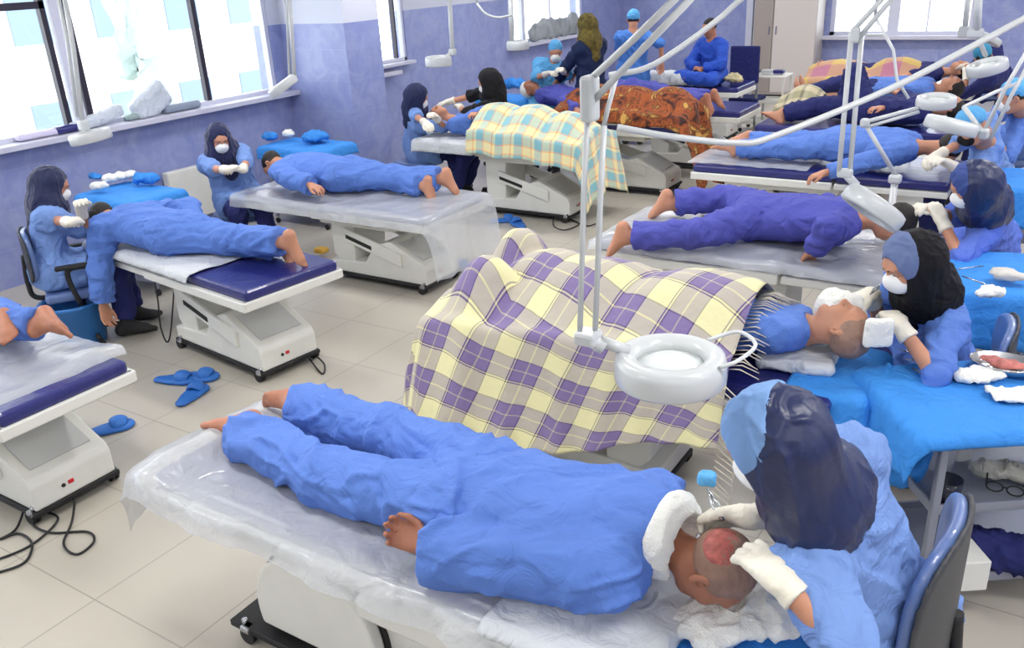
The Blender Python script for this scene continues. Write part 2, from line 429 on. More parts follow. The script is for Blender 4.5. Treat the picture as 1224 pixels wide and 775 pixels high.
def person(label, P, N, t, H, hf, hu=(0, 0, 1), WL=None, WR=None, AL=None, AR=None, hL=(0, 0, -1), hR=(0, 0, -1), kL=None, kR=None,
           nL=(0, 0, -1), nR=(0, 0, -1), dL=None, dR=None, curl=(.4, .4), top=None, pants=None, skin=None, sleeve=.9, gloves=False, mask=False,
           hair=None, hood=None, cap=None, bed=None, skirt=0., res=.014, footdL=(0, 0, -1), footdR=(0, 0, -1), shoes=None, thick=.13, fat=1., loose=1.,
           group=None, legfold=1., flare=1., fatop=None, eyes=False, waist=1., cuffs=None, barehand=True, bodyres=None, tL=None, tR=None, sq=.8, shw=.165, tfold=1., EL=None, ER=None, hoodback=1., band=None, hemk=.9, sflare=1., hoodneck=1., bandf=.005):
    P = V(*P); N = V(*N); H = V(*H); u = unit(N-P); t = unit(V(*t)-u*np.dot(V(*t), u)); s = np.cross(u, t)
    root = thing('person', label, 'person', (P[0], P[1], 0 if bed is None else bed), group=group)
    R = frame(hf, hu); skin = skin or SKIN
    SL = N+s*shw-u*.035; SR = N-s*shw-u*.035; HL = P+s*.09; HR = P-s*.09
    body = S(); head_prims(body, H, R)
    nb = H+R@V(0, -.03, -.07)
    body.cap(nb, N, .052, .056, k=.03); body.cap(N, P, .075, .085, k=.04); body.cap(SL, SR, .05, .05, k=.04)
    J = {}
    for sd, Sh, Wr, hi, nn, dd, cu, tt in (('L', SL, WL, hL, nL, dL, curl[0], tL), ('R', SR, WR, hR, nR, dR, curl[1], tR)):
        if Wr is None: continue
        Wr = V(*Wr); E = ik(Sh, Wr, .285, .255, hi) if (EL if sd == 'L' else ER) is None else V(*(EL if sd == 'L' else ER)); J['E'+sd] = E; J['W'+sd] = Wr
        body.cap(Sh, E, .045, .036, k=.03); body.cap(E, Wr, .036, .025, k=.02)
        d = unit(Wr-E) if dd is None else unit(V(*dd)); n0 = unit(V(*nn))
        th = tt if tt is not None else np.cross(d, n0)*(1 if sd == 'R' else -1)
        J['h'+sd] = (Wr, d, n0, np.asarray(th, float), cu)
        if barehand or gloves: hand(body, Wr, d, n0, th, cu)
    for sd, Hp, An, hi, fd in (('L', HL, AL, kL, footdL), ('R', HR, AR, kR, footdR)):
        if An is None: continue
        An = V(*An); K = ik(Hp, An, .43, .41, hi if hi is not None else t); J['K'+sd] = K; J['A'+sd] = An
        body.cap(Hp, K, .075, .05, k=.03); body.cap(K, An, .048, .036, k=.03)
        if fd is not None: foot(body, An, V(*fd), unit(K-An), side=1 if sd == 'L' else -1)
    bo = blob('body', body, bodyres or min(res, .011), skin, root)
    seed = random.random()*20
    # --- tunic
    T = S(); hip = P-u*.02
    for k in (-1, 1):
        T.cap(N+s*k*.095-u*.085, hip+s*k*.075, .105*fat, .112*fat*waist, k=.06, n=t, sq=sq)
    T.cap(N-u*.10, P, .118*fat, .12*fat*waist, k=.06, n=t, sq=sq*1.08)
    T.cap(SL-u*.02, SR-u*.02, .072, .072, k=.05); T.cap(N+s*.06, N-s*.06, .06, .06, k=.05)
    if fatop: T.ell(V(*fatop[0]), fatop[1], k=.08)
    for sd, Sh in (('L', SL), ('R', SR)):
        if 'E'+sd not in J: continue
        E, Wr = J['E'+sd], J['W'+sd]
        T.cap(Sh, E, .074*loose, .064*loose, k=.05)
        if sleeve > .5: T.cap(E, E+(Wr-E)*sleeve, .064*loose, .062*loose*flare*sflare, k=.03, cut=(False, True))
        elif sleeve > 0: T.cap(E-(E-Sh)*.2, E+(Wr-E)*sleeve, .064*loose, .06*loose, k=.02, cut=(False, True))
    if skirt:
        for sd, Hp in (('L', HL), ('R', HR)):
            if 'K'+sd in J: K = J['K'+sd]; T.cap(Hp, Hp+(K-Hp)*skirt, .135*fat, .128*fat*flare, k=.07, cut=(False, True))
    if sleeve > .5:
        pass
    if bed is not None: T.plane((0, 0, 1), bed+.004, k=.02)
    for sd, Sh in (('L', SL), ('R', SR)):
        if bed is not None and 'W'+sd in J and J['W'+sd][2] < bed-.1:
            E, Wr = J['E'+sd], J['W'+sd]; T.cap(Sh, E, .080, .078, k=.04); T.cap(E, E+(Wr-E)*.85, .078, .080, k=.03, cut=(False, True))
    neckcut = N+u*.0
    T.cap(nb+u*.03, N+u*.015, .062, .058, k=.01, op='s')
    top = top or BLUE
    blob('tunic', T, res, top, root, disp=folds(.017*tfold, .12, axis=u+s*.6, stretch=2.4, seed=seed, ridge=.7))
    # --- trousers
    if 'KL' in J or 'KR' in J:
        G = S(); G.cap(HL, HR, .105*fat, .105*fat, k=.05, n=t, sq=.95)
        for sd, Hp in (('L', HL), ('R', HR)):
            if 'K'+sd not in J: continue
            K, An = J['K'+sd], J['A'+sd]
            G.cap(Hp, K, .108*loose, .078*loose, k=.035); G.cap(K, K+(An-K)*hemk, .078*loose, .075*loose*flare, k=.03, cut=(False, True))
        if bed is not None: G.plane((0, 0, 1), bed+.004, k=.02)
        lax = unit((J.get('AL', J.get('AR')))-P) if bed is not None else V(.3, .2, 1)
        blob('trousers', G, res, pants or top, root, disp=folds(.018*legfold, .12, axis=lax+V(.1, .5, .1), stretch=2.0, seed=seed+3, ridge=.7))
    # --- shoes
    if shoes is not None:
        for sd, fd in (('L', footdL), ('R', footdR)):
            if 'A'+sd in J and fd is not None:
                q = S(); foot(q, J['A'+sd], V(*fd), unit(J['K'+sd]-J['A'+sd]), grow=.008, side=1 if sd == 'L' else -1); blob('shoe', q, .013, shoes, root)
    # --- gloves
    if gloves:
        for sd in 'LR':
            if 'h'+sd in J:
                q = S(); Wr, d, n0, th, cu = J['h'+sd]; hand(q, Wr, d, n0, th, cu, grow=.003)
                E = J['E'+sd]; q.cap(Wr+(E-Wr)*.32, Wr, .041, .030, k=.02, cut=(True, False))
                blob('glove', q, min(res*.55, .008), GLOVE, root, disp=folds(.002, .03, seed=seed))
    if mask:
        q = S(); q.ell(H+R@V(0, .058, -.045), (.062, .062, .055), R); q.ell(H+R@V(0, .10, -.02), (.02, .022, .02), R, k=.04)
        q.plane(R@V(0, 1, 0), float((H+R@V(0, .03, 0))@(R@V(0, 1, 0))), k=.01)
        blob('face_mask', q, min(res*.6, .008), mask if not isinstance(mask, bool) else MASKM, root)
    if eyes:
        for k in (-1, 1):
            e = S(); e.cap(H+R@V(k*.020, .0885, .004), H+R@V(k*.043, .081, .003), .0035, .003); blob('eye', e, .003, EYEM, root)
            e = S(); e.cap(H+R@V(k*.014, .1005, .030), H+R@V(k*.048, .085, .034), .0045, .003); blob('eyebrow', e, .0035, HAIR, root)
    if hair is not None:
        q = S(); q.ell(H+R@V(0, -.018, .035), (.082, .099, .089), R)
        q.ell(H+R@V(0, .075, -.045), (.085, .085, .088), R, op='s', k=.01); q.plane(R@V(0, -.25, 1), float((H+R@V(0, 0, -.055))@unit(R@V(0, -.25, 1))), k=.01)
        blob('hair', q, min(res*.7, .009), hair, root, disp=folds(.002, .02, seed=seed))
    if cap is not None:
        q = S(); q.ell(H+R@V(0, -.02, .045), (.086, .106, .095), R); q.plane(R@V(0, -.35, 1), float((H+R@V(0, .09, .045))@unit(R@V(0, -.35, 1))), k=.012)
        blob('cap', q, min(res*.7, .010), cap, root, disp=folds(.004, .04, seed=seed))
    if hood is not None:
        q = S()
        q.ell(H+R@V(0, -.02, .018), (.099, .118, .118), R); q.cap(H+R@V(0, -.045, -.02), N+u*.03, .095*hoodneck, .105*hoodneck, k=.06)
        q.cap(N+u*.02+s*.07, N-u*.06+s*.13, .09, .05, k=.08); q.cap(N+u*.02-s*.07, N-u*.06-s*.13, .09, .05, k=.08)
        q.cap(N+t*.03+u*.02, N+t*.085-u*.15, .10, .07, k=.07, n=t, sq=.7); q.cap(N-t*.03+u*.02, N-t*.065*hoodback-u*.14*hoodback, .10*(.6+.4*hoodback), .08*(.6+.4*hoodback), k=.07, n=t, sq=.8)
        q.cap(H+R@V(0, .02, -.09), N+t*.07, .075, .08, k=.06)
        q.ell(H+R@V(0, .115, -.008), (.064, .105, .088), R, op='s', k=.018)
        q.cap(H+R@V(0, 0, -.02), H+R@V(0, .04, -.06), .068, .062, op='s', k=.006)
        q.ops.append(('s', lambda p, c=H+R@V(0, 0, .0), RR=R: (lambda z: np.linalg.norm(z/V(.079, .099, .104), axis=1)-1)((p-c)@RR)*.085, .006))
        if band is not None:  # paler front shell: light falling on the hood, put into its colour
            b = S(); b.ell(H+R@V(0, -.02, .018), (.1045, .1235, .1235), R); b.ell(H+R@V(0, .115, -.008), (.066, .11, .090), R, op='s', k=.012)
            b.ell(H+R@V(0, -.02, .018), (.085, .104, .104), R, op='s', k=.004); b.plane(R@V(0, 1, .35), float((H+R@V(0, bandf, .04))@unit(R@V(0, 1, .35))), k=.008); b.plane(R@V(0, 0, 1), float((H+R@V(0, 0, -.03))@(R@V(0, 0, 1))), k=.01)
            blob('hood_lit_band', b, min(res*.7, .008), band, root, disp=folds(.0075, .065, axis=unit(H-N)*1.0+R[:, 1]*-.3, stretch=3.5, seed=seed, ridge=.75, fine=.2))
        blob('hood', q, min(res*.7, .009), hood, root, disp=folds(.0075, .065, axis=unit(H-N)*1.0+R[:, 1]*-.3, stretch=3.5, seed=seed, ridge=.75, fine=.2))
    return root, J, R
# ---------------------------------------------------------------- equipment materials
WHITE = mat('white_enamel', (226, 226, 220), .4, bump=.03, bscale=60, var=.03)
WHITEP = mat('white_lamp_plastic', (200, 204, 206), .3, coat=.3)
NAVYV = mat('navy_vinyl', (38, 42, 112), .32, wrinkle=.25, wscale=8, coat=.3)
DARK = mat('black_rubber', (28, 28, 30), .6)
DKV = mat('dark_panel', (60, 62, 66), .5)
STEEL = mat('chrome', (190, 192, 195), .22, metal=1)
GREYM = mat('grey_painted_steel', (140, 145, 160), .4, metal=.3)
RED = mat('red_plastic', (200, 30, 40), .4, emit=0)
DRAPE = cloth('blue_surgical_drape', (58, 140, 222), ws=12, wr=.6)
SHEETW = cloth('white_paper_sheet', (208, 212, 216), ws=12, wr=.6)
FILM = film('clear_polythene', (238, 240, 244), .42)
FILM2 = film('milky_polythene', (214, 218, 224), .56, rough=.3)
GAUZE = mat('gauze', (240, 240, 234), .9, bump=.4, bscale=200, wrinkle=.5, wscale=20)
SLIP = mat('blue_rubber_clog', (42, 110, 196), .5, bump=.1, bscale=80)
CHAIRF = mat('blue_chair_vinyl', (92, 116, 168), .35, coat=.35, wrinkle=.05)
CORD = mat('black_cord', (30, 30, 32), .5)
YEL = mat('yellow_card', (216, 168, 60), .6)
REDC = cloth('red_cloth', (190, 30, 42))
LENS = mat('lens_milky', (222, 228, 228), .12, coat=.6, spec=.8)
def caster(parent, x, y, rz=0):
    e = MB().tube([(x, y, .075), (x, y, .10)], .012).box((x-.012, y, .062), (.05, .045, .03), .008).build('caster', STEEL, parent)
    m = MB()
    for dy in (-.012, .012): m.tube([(x-.02, y+dy-.008, .036), (x-.02, y+dy+.008, .036)], .036, 16)
    w = m.build('wheel', DARK, e); return e
BEDN = [0]
def bed(label, foot, yc, top, side=1, L=1.95, w=.66, rz=0, style='L', base=True, back=0., padcol=None, panel=.0, group='electric treatment couches', zb=.0):
    """foot end at x=foot; the head lies towards -x when side=1, +x when side=-1"""
    t = thing('treatment_couch', label, 'treatment couch', (foot, yc, 0), rz+(0 if side == 1 else PI), group)
    pad = padcol or NAVYV; z = top
    MB().box((-.58, 0, z-.035), (1.16, w-.04, .07), .022, seg=3).build('mattress', pad, t)
    m = MB(); c, s_ = math.cos(back), math.sin(back); L2 = L-1.18
    rot = Matrix.Rotation(back, 3, 'Y')
    m.box((-1.18-L2/2*c, 0, z-.035+L2/2*s_), (L2, w-.04, .07), .022, rot, 3); m.build('back_mattress', pad, t)
    f = MB()
    f.box((-.58, -w/2+.01, z-.095), (1.17, .04, .06), .008).box((-.58, w/2-.01, z-.095), (1.17, .04, .06), .008)
    f.box((-.01, 0, z-.095), (.04, w, .06), .008).box((-.58, 0, z-.085), (1.14, w-.03, .02))
    f.build('frame', WHITE, t)
    f = MB().box((-1.18-L2/2*c, 0, z-.095+L2/2*s_), (L2, w, .045), .008, rot).build('back_frame', WHITE, t)
    if not base: return t
    if style == 'R':
        a = np.linspace(-.30, PI+.30, 30); disc = [(-.63+.30*math.cos(q), max(.20+.30*math.sin(q), .085)) for q in a]
        h = MB().prism(disc, .15, .20, .012).build('side_disc', WHITE, t)
        MB().prism([(-.63+(.312)*math.cos(q), max(.20+.312*math.sin(q), .08)) for q in a], .135, .15).build('disc_gap', DARK, h)
        MB().prism([(-1.35, .085), (-1.30, .30), (-.98, .56), (-.80, .57), (-.52, .50), (-.30, .26), (-.28, .085)], -.20, .135, .014).build('base_housing', WHITE, t)
        b_ = MB().prism([(-1.42, .36), (-1.40, .60), (-1.0, .60), (-.86, .44), (-.86, .36)], -.18, .20, .012).build('lift_box', WHITE, t)
        MB().box((-1.20, .202, .535), (.26, .008, .05)).build('slot', DARK, b_)
        MB().box((-1.55, 0, .37), (.22, .34, .46), .01).build('lift_column', mat('grey_column', (150, 152, 156), .5), t)
        MB().box((-.80, 0, .062), (1.25, .46, .03), .006).build('base_trim', DARK, t)
        for x in (-.25, -1.35):
            for k in (-1, 1): caster(t, x, k*.215)
        return t
    MB().box((-.80, 0, z-.155), (.80, w*.72, .085), .02).build('under_tray', WHITE, t)
    MB().prism([(-1.16, z-.13), (-1.16, .22), (-1.10, .16), (-.93, .16), (-.90, z-.13)], -.20, .20, .012).build('lift_column', WHITE, t)
    for k in (-1, 1):
        a = MB().prism([(-.98, .47), (-.98, .36), (-.40, .20), (-.40, .31)], k*.225-.012, k*.225+.012, .004).build('lift_arm', WHITE, t)
        MB().prism([(-.965, .415), (-.965, .385), (-.70, .315), (-.70, .345)], k*.24-.004, k*.24+.004).build('slot', DARK, a)
    h = MB().prism([(-1.20, .075), (-1.20, .165), (-.80, .19), (-.70, .34), (-.52, .40), (-.19, .24), (-.17, .20), (-.17, .075)], -.215, .215, .010).build('base_housing', WHITE, t)
    MB().box((-.35, 0, .3235), (.26, .32, .004), 0, Matrix.Rotation(.452, 3, 'Y')).build('cover_panel', mat('grey_translucent_panel', (196, 198, 198), .35), h)
    MB().box((-.168, -.02, .145), (.008, .028, .02), .002).build('power_switch', RED, h)
    MB().tube([(-.172, -.06, .143), (-.164, -.06, .143)], .010, 12).build('socket', DARK, h)
    MB().box((-.685, 0, .062), (1.05, .46, .028), .006).build('base_trim', DARK, t)
    for x in (-.20, -1.15):
        for k in (-1, 1): caster(t, x, k*.215)
    return t
def lamp_head(root, c, nrm, r=.105, h=.05, lens=True, handle=None):
    """round magnifier head: ring housing, lens, rim; nrm points up out of the top"""
    R = Vector((0, 0, 1)).rotation_difference(Vector([float(v) for v in unit(nrm)])).to_matrix().to_4x4()
    hd = MB().lathe([(r*.60, -h*.5), (r*.96, -h*.5), (r, -h*.40), (r*1.0, h*.15), (r*.96, h*.42), (r*.86, h*.5), (r*.64, h*.42), (r*.60, h*.2), (r*.60, -h*.5)], c, 40, R).build('lamp_head', WHITEP, root, world=True)
    MB().lathe([(0, h*.34), (r*.3, h*.30), (r*.62, h*.12), (r*.62, -h*.05), (r*.3, -h*.22), (0, -h*.26)], c, 32, R).build('lens', LENS, root, world=True)
    return hd
def lamp(label, pts, joints, head_c, nrm, r=.105, h=.05, arms=(), post=None, group=None, brackets=(), mount=True):
    """magnifier lamp; arms = list of (list of tube polylines, radius)"""
    t = thing('magnifier_lamp', label, 'magnifier lamp', tuple(head_c), group=group)
    lamp_head(t, head_c, nrm, r, h)
    for poly, rad in arms: MB().tube(poly, rad).build('arm', WHITEP, t, world=True)
    for poly, rad in arms:
        if mount and PY(poly[-1]) < 0: MB().tube([poly[-1], (*poly[-1][:2], 3.3)], rad).build('ceiling_pole', WHITEP, t, world=True)
    for c, d in joints: MB().box(c, d, min(d)*.25).build('joint', WHITEP, t, world=True)
    for a, b, rad in brackets: MB().tube([a, b], rad, 14).build('bracket', WHITEP, t, world=True)
    return t
def cart(label, cx, cy, dx, dy, z=.8, rz=0, shelves=(.12, .42), mt=None, group='wheeled instrument trolleys'):
    t = thing('instrument_trolley', label, 'trolley', (cx, cy, 0), rz, group); mt = mt or GREYM
    MB().box((0, 0, z-.02), (dx, dy, .025), .006).build('top_tray', mt, t)
    for i in (-1, 1):
        for j in (-1, 1):
            l = MB().box((i*(dx/2-.02), j*(dy/2-.02), (z-.02+.06)/2), (.03, .03, z-.09), .006).build('leg', mt, t)
            MB().tube([(i*(dx/2-.02), j*(dy/2-.02)-.01, .028), (i*(dx/2-.02), j*(dy/2-.02)+.01, .028)], .028, 14).build('wheel', DARK, l)
    for s_ in shelves:
        m = MB().box((0, 0, s_), (dx-.02, dy-.02, .012))
        for j in (-1, 1): m.box((0, j*(dy/2-.012), s_+.02), (dx-.05, .012, .035), .003)
        for i in (-1, 1): m.box((i*(dx/2-.012), 0, s_+.02), (.012, dy-.05, .035), .003)
        m.build('shelf', mt, t)
    return t
def chair(label, x, y, rz, seat=.46, back=True, wid=.42, hb=.34, arms=False, M=None, zb=.28):
    """swivel stool-chair; the sitter faces local +y"""
    t = thing('swivel_chair', label, 'chair', (x, y, 0), rz, 'office chairs of the operators')
    M = M or CHAIRF
    MB().box((0, 0, seat-.035), (.44, .42, .07), .03, seg=3).build('seat', M, t)
    MB().tube([(0, 0, .12), (0, 0, seat-.06)], .026, 14).build('gas_lift', DKV, t)
    m = MB()
    for k in range(5):
        a = k*2*PI/5+.3; m.tube([(0, 0, .11), (math.cos(a)*.26, math.sin(a)*.26, .065)], [.024, .016])
    b = m.build('star_base', DARK, t)
    for k in range(5):
        a = k*2*PI/5+.3; x_, y_ = math.cos(a)*.26, math.sin(a)*.26
        MB().tube([(x_-.015, y_, .028), (x_+.015, y_, .028)], .028, 12).build('wheel', DARK, b)
    if back:
        F = S(); zc = seat+zb
        F.box((0, -.24, zc), (wid/2, .022, hb/2), rd=.02)
        # rounded, slightly curved shell
        F = S(); 
        F.ops.append(('u', lambda p: (lambda q: (np.abs(q[:, 0]/(wid/2))**3.2+np.abs(q[:, 2]/(hb/2))**3.2)**(1/3.2)*.16-.16)(p-V(0, -.24, zc)), .01))
        F.lo = V(-wid/2, -.34, zc-hb/2); F.hi = V(wid/2, -.14, zc+hb/2)
        F.ops.append(('i', lambda p: np.abs(p[:, 1]+.25-(p[:, 0]**2)*.9)-.022, .02))
        b = link('backrest', sdf_mesh(F, .010, 'backrest'), M, t)
        F2 = S(); F2.lo, F2.hi = F.lo-V(0, .03, 0), F.hi
        F2.ops.append(('u', lambda p: (lambda q: (np.abs(q[:, 0]/(wid/2+.008))**3.2+np.abs(q[:, 2]/(hb/2+.008))**3.2)**(1/3.2)*.16-.16)(p-V(0, -.24, zc)), .01))
        F2.ops.append(('i', lambda p: np.abs(p[:, 1]+.275-(p[:, 0]**2)*.9)-.008, .004)); link('back_shell', sdf_mesh(F2, .010, 'back_shell'), DKV, b)
        MB().tube(curve_pts([(0, -.05, seat-.07), (0, -.27, seat-.06), (0, -.305, seat+.05), (0, -.285, zc)]), .018).build('back_support', DARK, t)
    if arms:
        for k in (-1, 1): MB().tube(curve_pts([(k*.16, 0, seat-.06), (k*.27, 0, seat-.04), (k*.28, -.02, seat+.17), (k*.28, .12, seat+.19)]), .018).box((k*.28, .03, seat+.2), (.055, .25, .03), .012).build('armrest', DARK, t)
    return t
def clog(label, x, y, a, M=SLIP, z=0.0, group='blue rubber slippers on the floor', name='slipper', L=1.):
    F = S(); F.box((0, 0, .014), (.045*L, .125*L, .014), rd=.012)
    F = S(); F.cap((0, -.085, .014), (0, .07, .014), .038, .047, n=(0, 0, 1), sq=.36); F.cap((0, .0, .012), (.004, .075, .014), .04, .047, n=(0, 0, 1), sq=.36)
    U = S(); U.ell((0, .055, .018), (.052, .062, .052)); U.ell((0, .04, .006), (.040, .10, .040), op='s'); U.plane((0, 0, 1), .01)
    t = thing(name, label, 'slipper' if name == 'slipper' else 'shoe cover', (x, y, z), a, group)
    link('sole', sdf_mesh(F, .006, 'sole'), M, t); link('strap', sdf_mesh(U, .005, 'strap'), M, t)
    return t
def gauze(name, label, cat, c, r, M=GAUZE, group=None, amp=.012, sc=.05, R=None, h=.008, rd=.01):
    F = S(); F.box(c, r, R=R, rd=min(rd, min(r)*.9))
    o = blob(name, F, h, M, disp=folds(amp, sc, seed=random.random()*9, stretch=1.5)); return tag(o, label, cat, group)
def Rz(a): c, s_ = math.cos(a), math.sin(a); return np.array([[c, -s_, 0], [s_, c, 0], [0, 0, 1.]])
def bundle(name, label, cat, c, r, M, n=5, amp=.02, group=None, h=.012):
    """crumpled soft heap"""
    F = S()
    for k in range(n): F.ell(V(*c)+rng.normal(size=3)*V(*r)*.35*V(1, 1, .3), V(*r)*(.55+.25*rng.random()), k=.02)
    F.plane((0, 0, 1), c[2]-r[2]*.55)
    o = blob(name, F, h, M, disp=folds(amp, .06, seed=rng.random()*9, stretch=1.6, ridge=.8)); return tag(o, label, cat, group)
# ---------------------------------------------------------------- the room
def tiles_mat(name, rgb, grout, tx, ty, ox, oy, rough, var=.05, mortar=.006, axis='xy', mottled=0, mcol=None, offset=0., refl=.5):
    M = bpy.data.materials.new(name); M.use_nodes = True; nt = M.node_tree; N = nt.nodes; L = nt.links; b = N['Principled BSDF']
    tc = N.new('ShaderNodeTexCoord'); sp = N.new('ShaderNodeSeparateXYZ'); L.new(tc.outputs['Object'], sp.inputs[0])
    cb = N.new('ShaderNodeCombineXYZ')
    for k, a in enumerate(axis):
        ad = N.new('ShaderNodeMath'); ad.inputs[1].default_value = (ox, oy)[k]; L.new(sp.outputs['XYZ'.index(a.upper())], ad.inputs[0]); L.new(ad.outputs[0], cb.inputs[k])
    br = N.new('ShaderNodeTexBrick'); br.offset = offset; br.squash = 1; br.inputs['Scale'].default_value = 1
    br.inputs['Brick Width'].default_value = tx; br.inputs['Row Height'].default_value = ty; br.inputs['Mortar Size'].default_value = mortar; br.inputs['Mortar Smooth'].default_value = .3; br.inputs['Bias'].default_value = 0
    c = srgb(rgb); br.inputs['Color1'].default_value = (*[v*(1-var) for v in c], 1); br.inputs['Color2'].default_value = (*[min(v*(1+var), 1) for v in c], 1); br.inputs['Mortar'].default_value = (*srgb(grout), 1)
    L.new(cb.outputs[0], br.inputs['Vector']); col = br.outputs['Color']
    n = N.new('ShaderNodeTexNoise'); n.inputs['Scale'].default_value = 4.5 if mottled else 3; n.inputs['Detail'].default_value = 6; n.inputs['Roughness'].default_value = .6; n.inputs['Distortion'].default_value = 1. if mottled else 0
    L.new(tc.outputs['Object'], n.inputs['Vector'])
    mx = N.new('ShaderNodeMix'); mx.data_type = 'RGBA'; mx.blend_type = 'MIX'; r = N.new('ShaderNodeMapRange')
    r.inputs['From Min'].default_value = .40; r.inputs['From Max'].default_value = .68; r.inputs['To Max'].default_value = mottled or .12
    L.new(n.outputs['Fac'], r.inputs['Value']); L.new(r.outputs['Result'], mx.inputs['Factor']); L.new(col, mx.inputs['A']); mx.inputs['B'].default_value = (*srgb(mcol or [v*.9 for v in rgb]), 1)
    L.new(mx.outputs['Result'], b.inputs['Base Color']); b.inputs['Roughness'].default_value = rough; b.inputs['Specular IOR Level'].default_value = refl
    bp = N.new('ShaderNodeBump'); bp.inputs['Strength'].default_value = .3; bp.inputs['Distance'].default_value = .003; bp.invert = True
    L.new(br.outputs['Fac'], bp.inputs['Height']); L.new(bp.outputs['Normal'], b.inputs['Normal']); MATS[name] = M; return M
FLOOR = tiles_mat('floor_tiles', (190, 184, 172), (158, 152, 142), .575, .575, .28, -.3, .3, var=.02, mortar=.004)
WT = dict(mottled=.5, mcol=(176, 184, 216), rough=.3)
WALLX = tiles_mat('wall_tiles_blue', (140, 150, 202), (154, 162, 208), .25, .33, 0, 0, axis='yz', var=.03, mortar=.003, **WT)
WALLY = tiles_mat('wall_tiles_blue_back', (140, 150, 202), (154, 162, 208), .25, .33, 0, 0, axis='xz', var=.03, mortar=.003, **WT)
PAINT = mat('wall_paint', (212, 216, 230), .6, bump=.03)
CEIL = mat('ceiling_paint', (236, 236, 236), .8)
FRAMEW = mat('white_window_frame', (214, 216, 232), .4)
FRAMED = mat('dark_window_frame', (44, 40, 56), .4)
SILL = mat('sill_stone', (206, 206, 222), .35, var=.04)
GLASS = bpy.data.materials.new('window_glass'); GLASS.use_nodes = True; n_ = GLASS.node_tree.nodes; n_.clear()
o_ = n_.new('ShaderNodeOutputMaterial'); x_ = n_.new('ShaderNodeMixShader'); x_.inputs[0].default_value = .05; a_ = n_.new('ShaderNodeBsdfTransparent'); g_ = n_.new('ShaderNodeBsdfGlossy'); g_.inputs['Roughness'].default_value = .02
a_.inputs[0].default_value = (.95, .97, .97, 1); GLASS.node_tree.links.new(a_.outputs[0], x_.inputs[1]); GLASS.node_tree.links.new(g_.outputs[0], x_.inputs[2]); GLASS.node_tree.links.new(x_.outputs[0], o_.inputs[0])
def struct(name, mb, M, parent=None):
    o = mb.build(name, M, parent)
    if parent is None: o['kind'] = 'structure'
    return o
XW, YB, ZT, ZC = -7.6, 16.0, 1.92, 3.3     # left wall plane, back wall plane, top of the tiling, ceiling
struct('floor', MB().box((-2.3, 6.5, -.05), (14.6, 25, .1)), FLOOR)
struct('ceiling', MB().box((-2.3, 6.5, ZC+.05), (14.6, 25, .1)), CEIL)
def wall_x(name, x, y0, y1, holes, sillz, th=.25, z1=ZC):
    """wall in the plane x, body on the -x side, tiled up to ZT; holes = (y0, y1, z0, z1)"""
    tile, pa = MB(), MB()
    def slab(ya, yb, za, zb):
        if yb-ya < .001 or zb-za < .001: return
        if za < ZT: tile.box((x-th/2, (ya+yb)/2, (za+min(zb, ZT))/2), (th, yb-ya, min(zb, ZT)-za))
        if zb > ZT: pa.box((x-th/2, (ya+yb)/2, (max(za, ZT)+zb)/2), (th, yb-ya, zb-max(za, ZT)))
    cur = y0
    for a, b, c, d in sorted(holes):
        slab(cur, a, 0, z1); slab(a, b, 0, c); slab(a, b, d, z1); cur = b
    slab(cur, y1, 0, z1)
    w = struct(name, tile, WALLX)
    if pa.bm.faces: struct('upper_wall', pa, PAINT, w)
    else: pa.bm.free()
    return w
def wall_y(name, y, x0, x1, holes, th=.25, paint=True):
    tile, pa = MB(), MB()
    def slab(xa, xb, za, zb):
        if xb-xa < .001 or zb-za < .001: return
        zt = ZT if paint else 99
        if za < zt: tile.box(((xa+xb)/2, y+th/2, (za+min(zb, zt))/2), (xb-xa, th, min(zb, zt)-za))
        if zb > zt: pa.box(((xa+xb)/2, y+th/2, (max(za, zt)+zb)/2), (xb-xa, th, zb-max(za, zt)))
    cur = x0
    for a, b, c, d in sorted(holes):
        slab(cur, a, 0, ZC); slab(a, b, 0, c); slab(a, b, d, ZC); cur = b
    slab(cur, x1, 0, ZC)
    w = struct(name, tile, WALLY)
    if pa.bm.faces: struct('upper_wall', pa, PAINT, w)
    else: pa.bm.free()
    return w
wall_x('wall_left', XW, -6, 7.15, [(-5., -1.2, 1.18, 2.9), (-.9, 6.98, 1.2, 2.9)], 1.2)
# column standing out from the window wall
struct('wall_column', MB().box((-7.225, 7.435, ZT/2), (1.15, .57, ZT)), WALLX)
struct('wall_column_upper', MB().box((-7.225, 7.435, (ZT+ZC)/2), (1.15, .57, ZC-ZT)), PAINT)
wall_x('wall_left_rear', XW, 7.72, YB, [(8.5, 9.33, 1.30, 2.9), (11.95, 14.3, 1.22, 2.9)], 1.2)
wall_y('wall_back', YB, XW-.25, 5, [(-3.72, -1.52, 1.0, 2.9)], paint=False)
struct('wall_front', MB().box((-1.3, -6.1, ZC/2), (12.9, .2, ZC)), PAINT)
struct('wall_right', MB().box((5.1, 6.5, ZC/2), (.2, 25, ZC)), WALLX)
struct('trim_1', MB().box((XW+.02, 5.0, 1.185), (.30, 8.0, .05), .006), SILL)
struct('trim_2', MB().box((XW+.03, 13.1, 1.21), (.26, 2.6, .05), .006), SILL)
struct('trim_3', MB().box((-2.62, YB-.02, .985), (2.4, .30, .06), .006), SILL)
struct('trim_4', MB().box((XW+.03, 8.93, 1.28), (.20, .85, .04), .006), SILL)
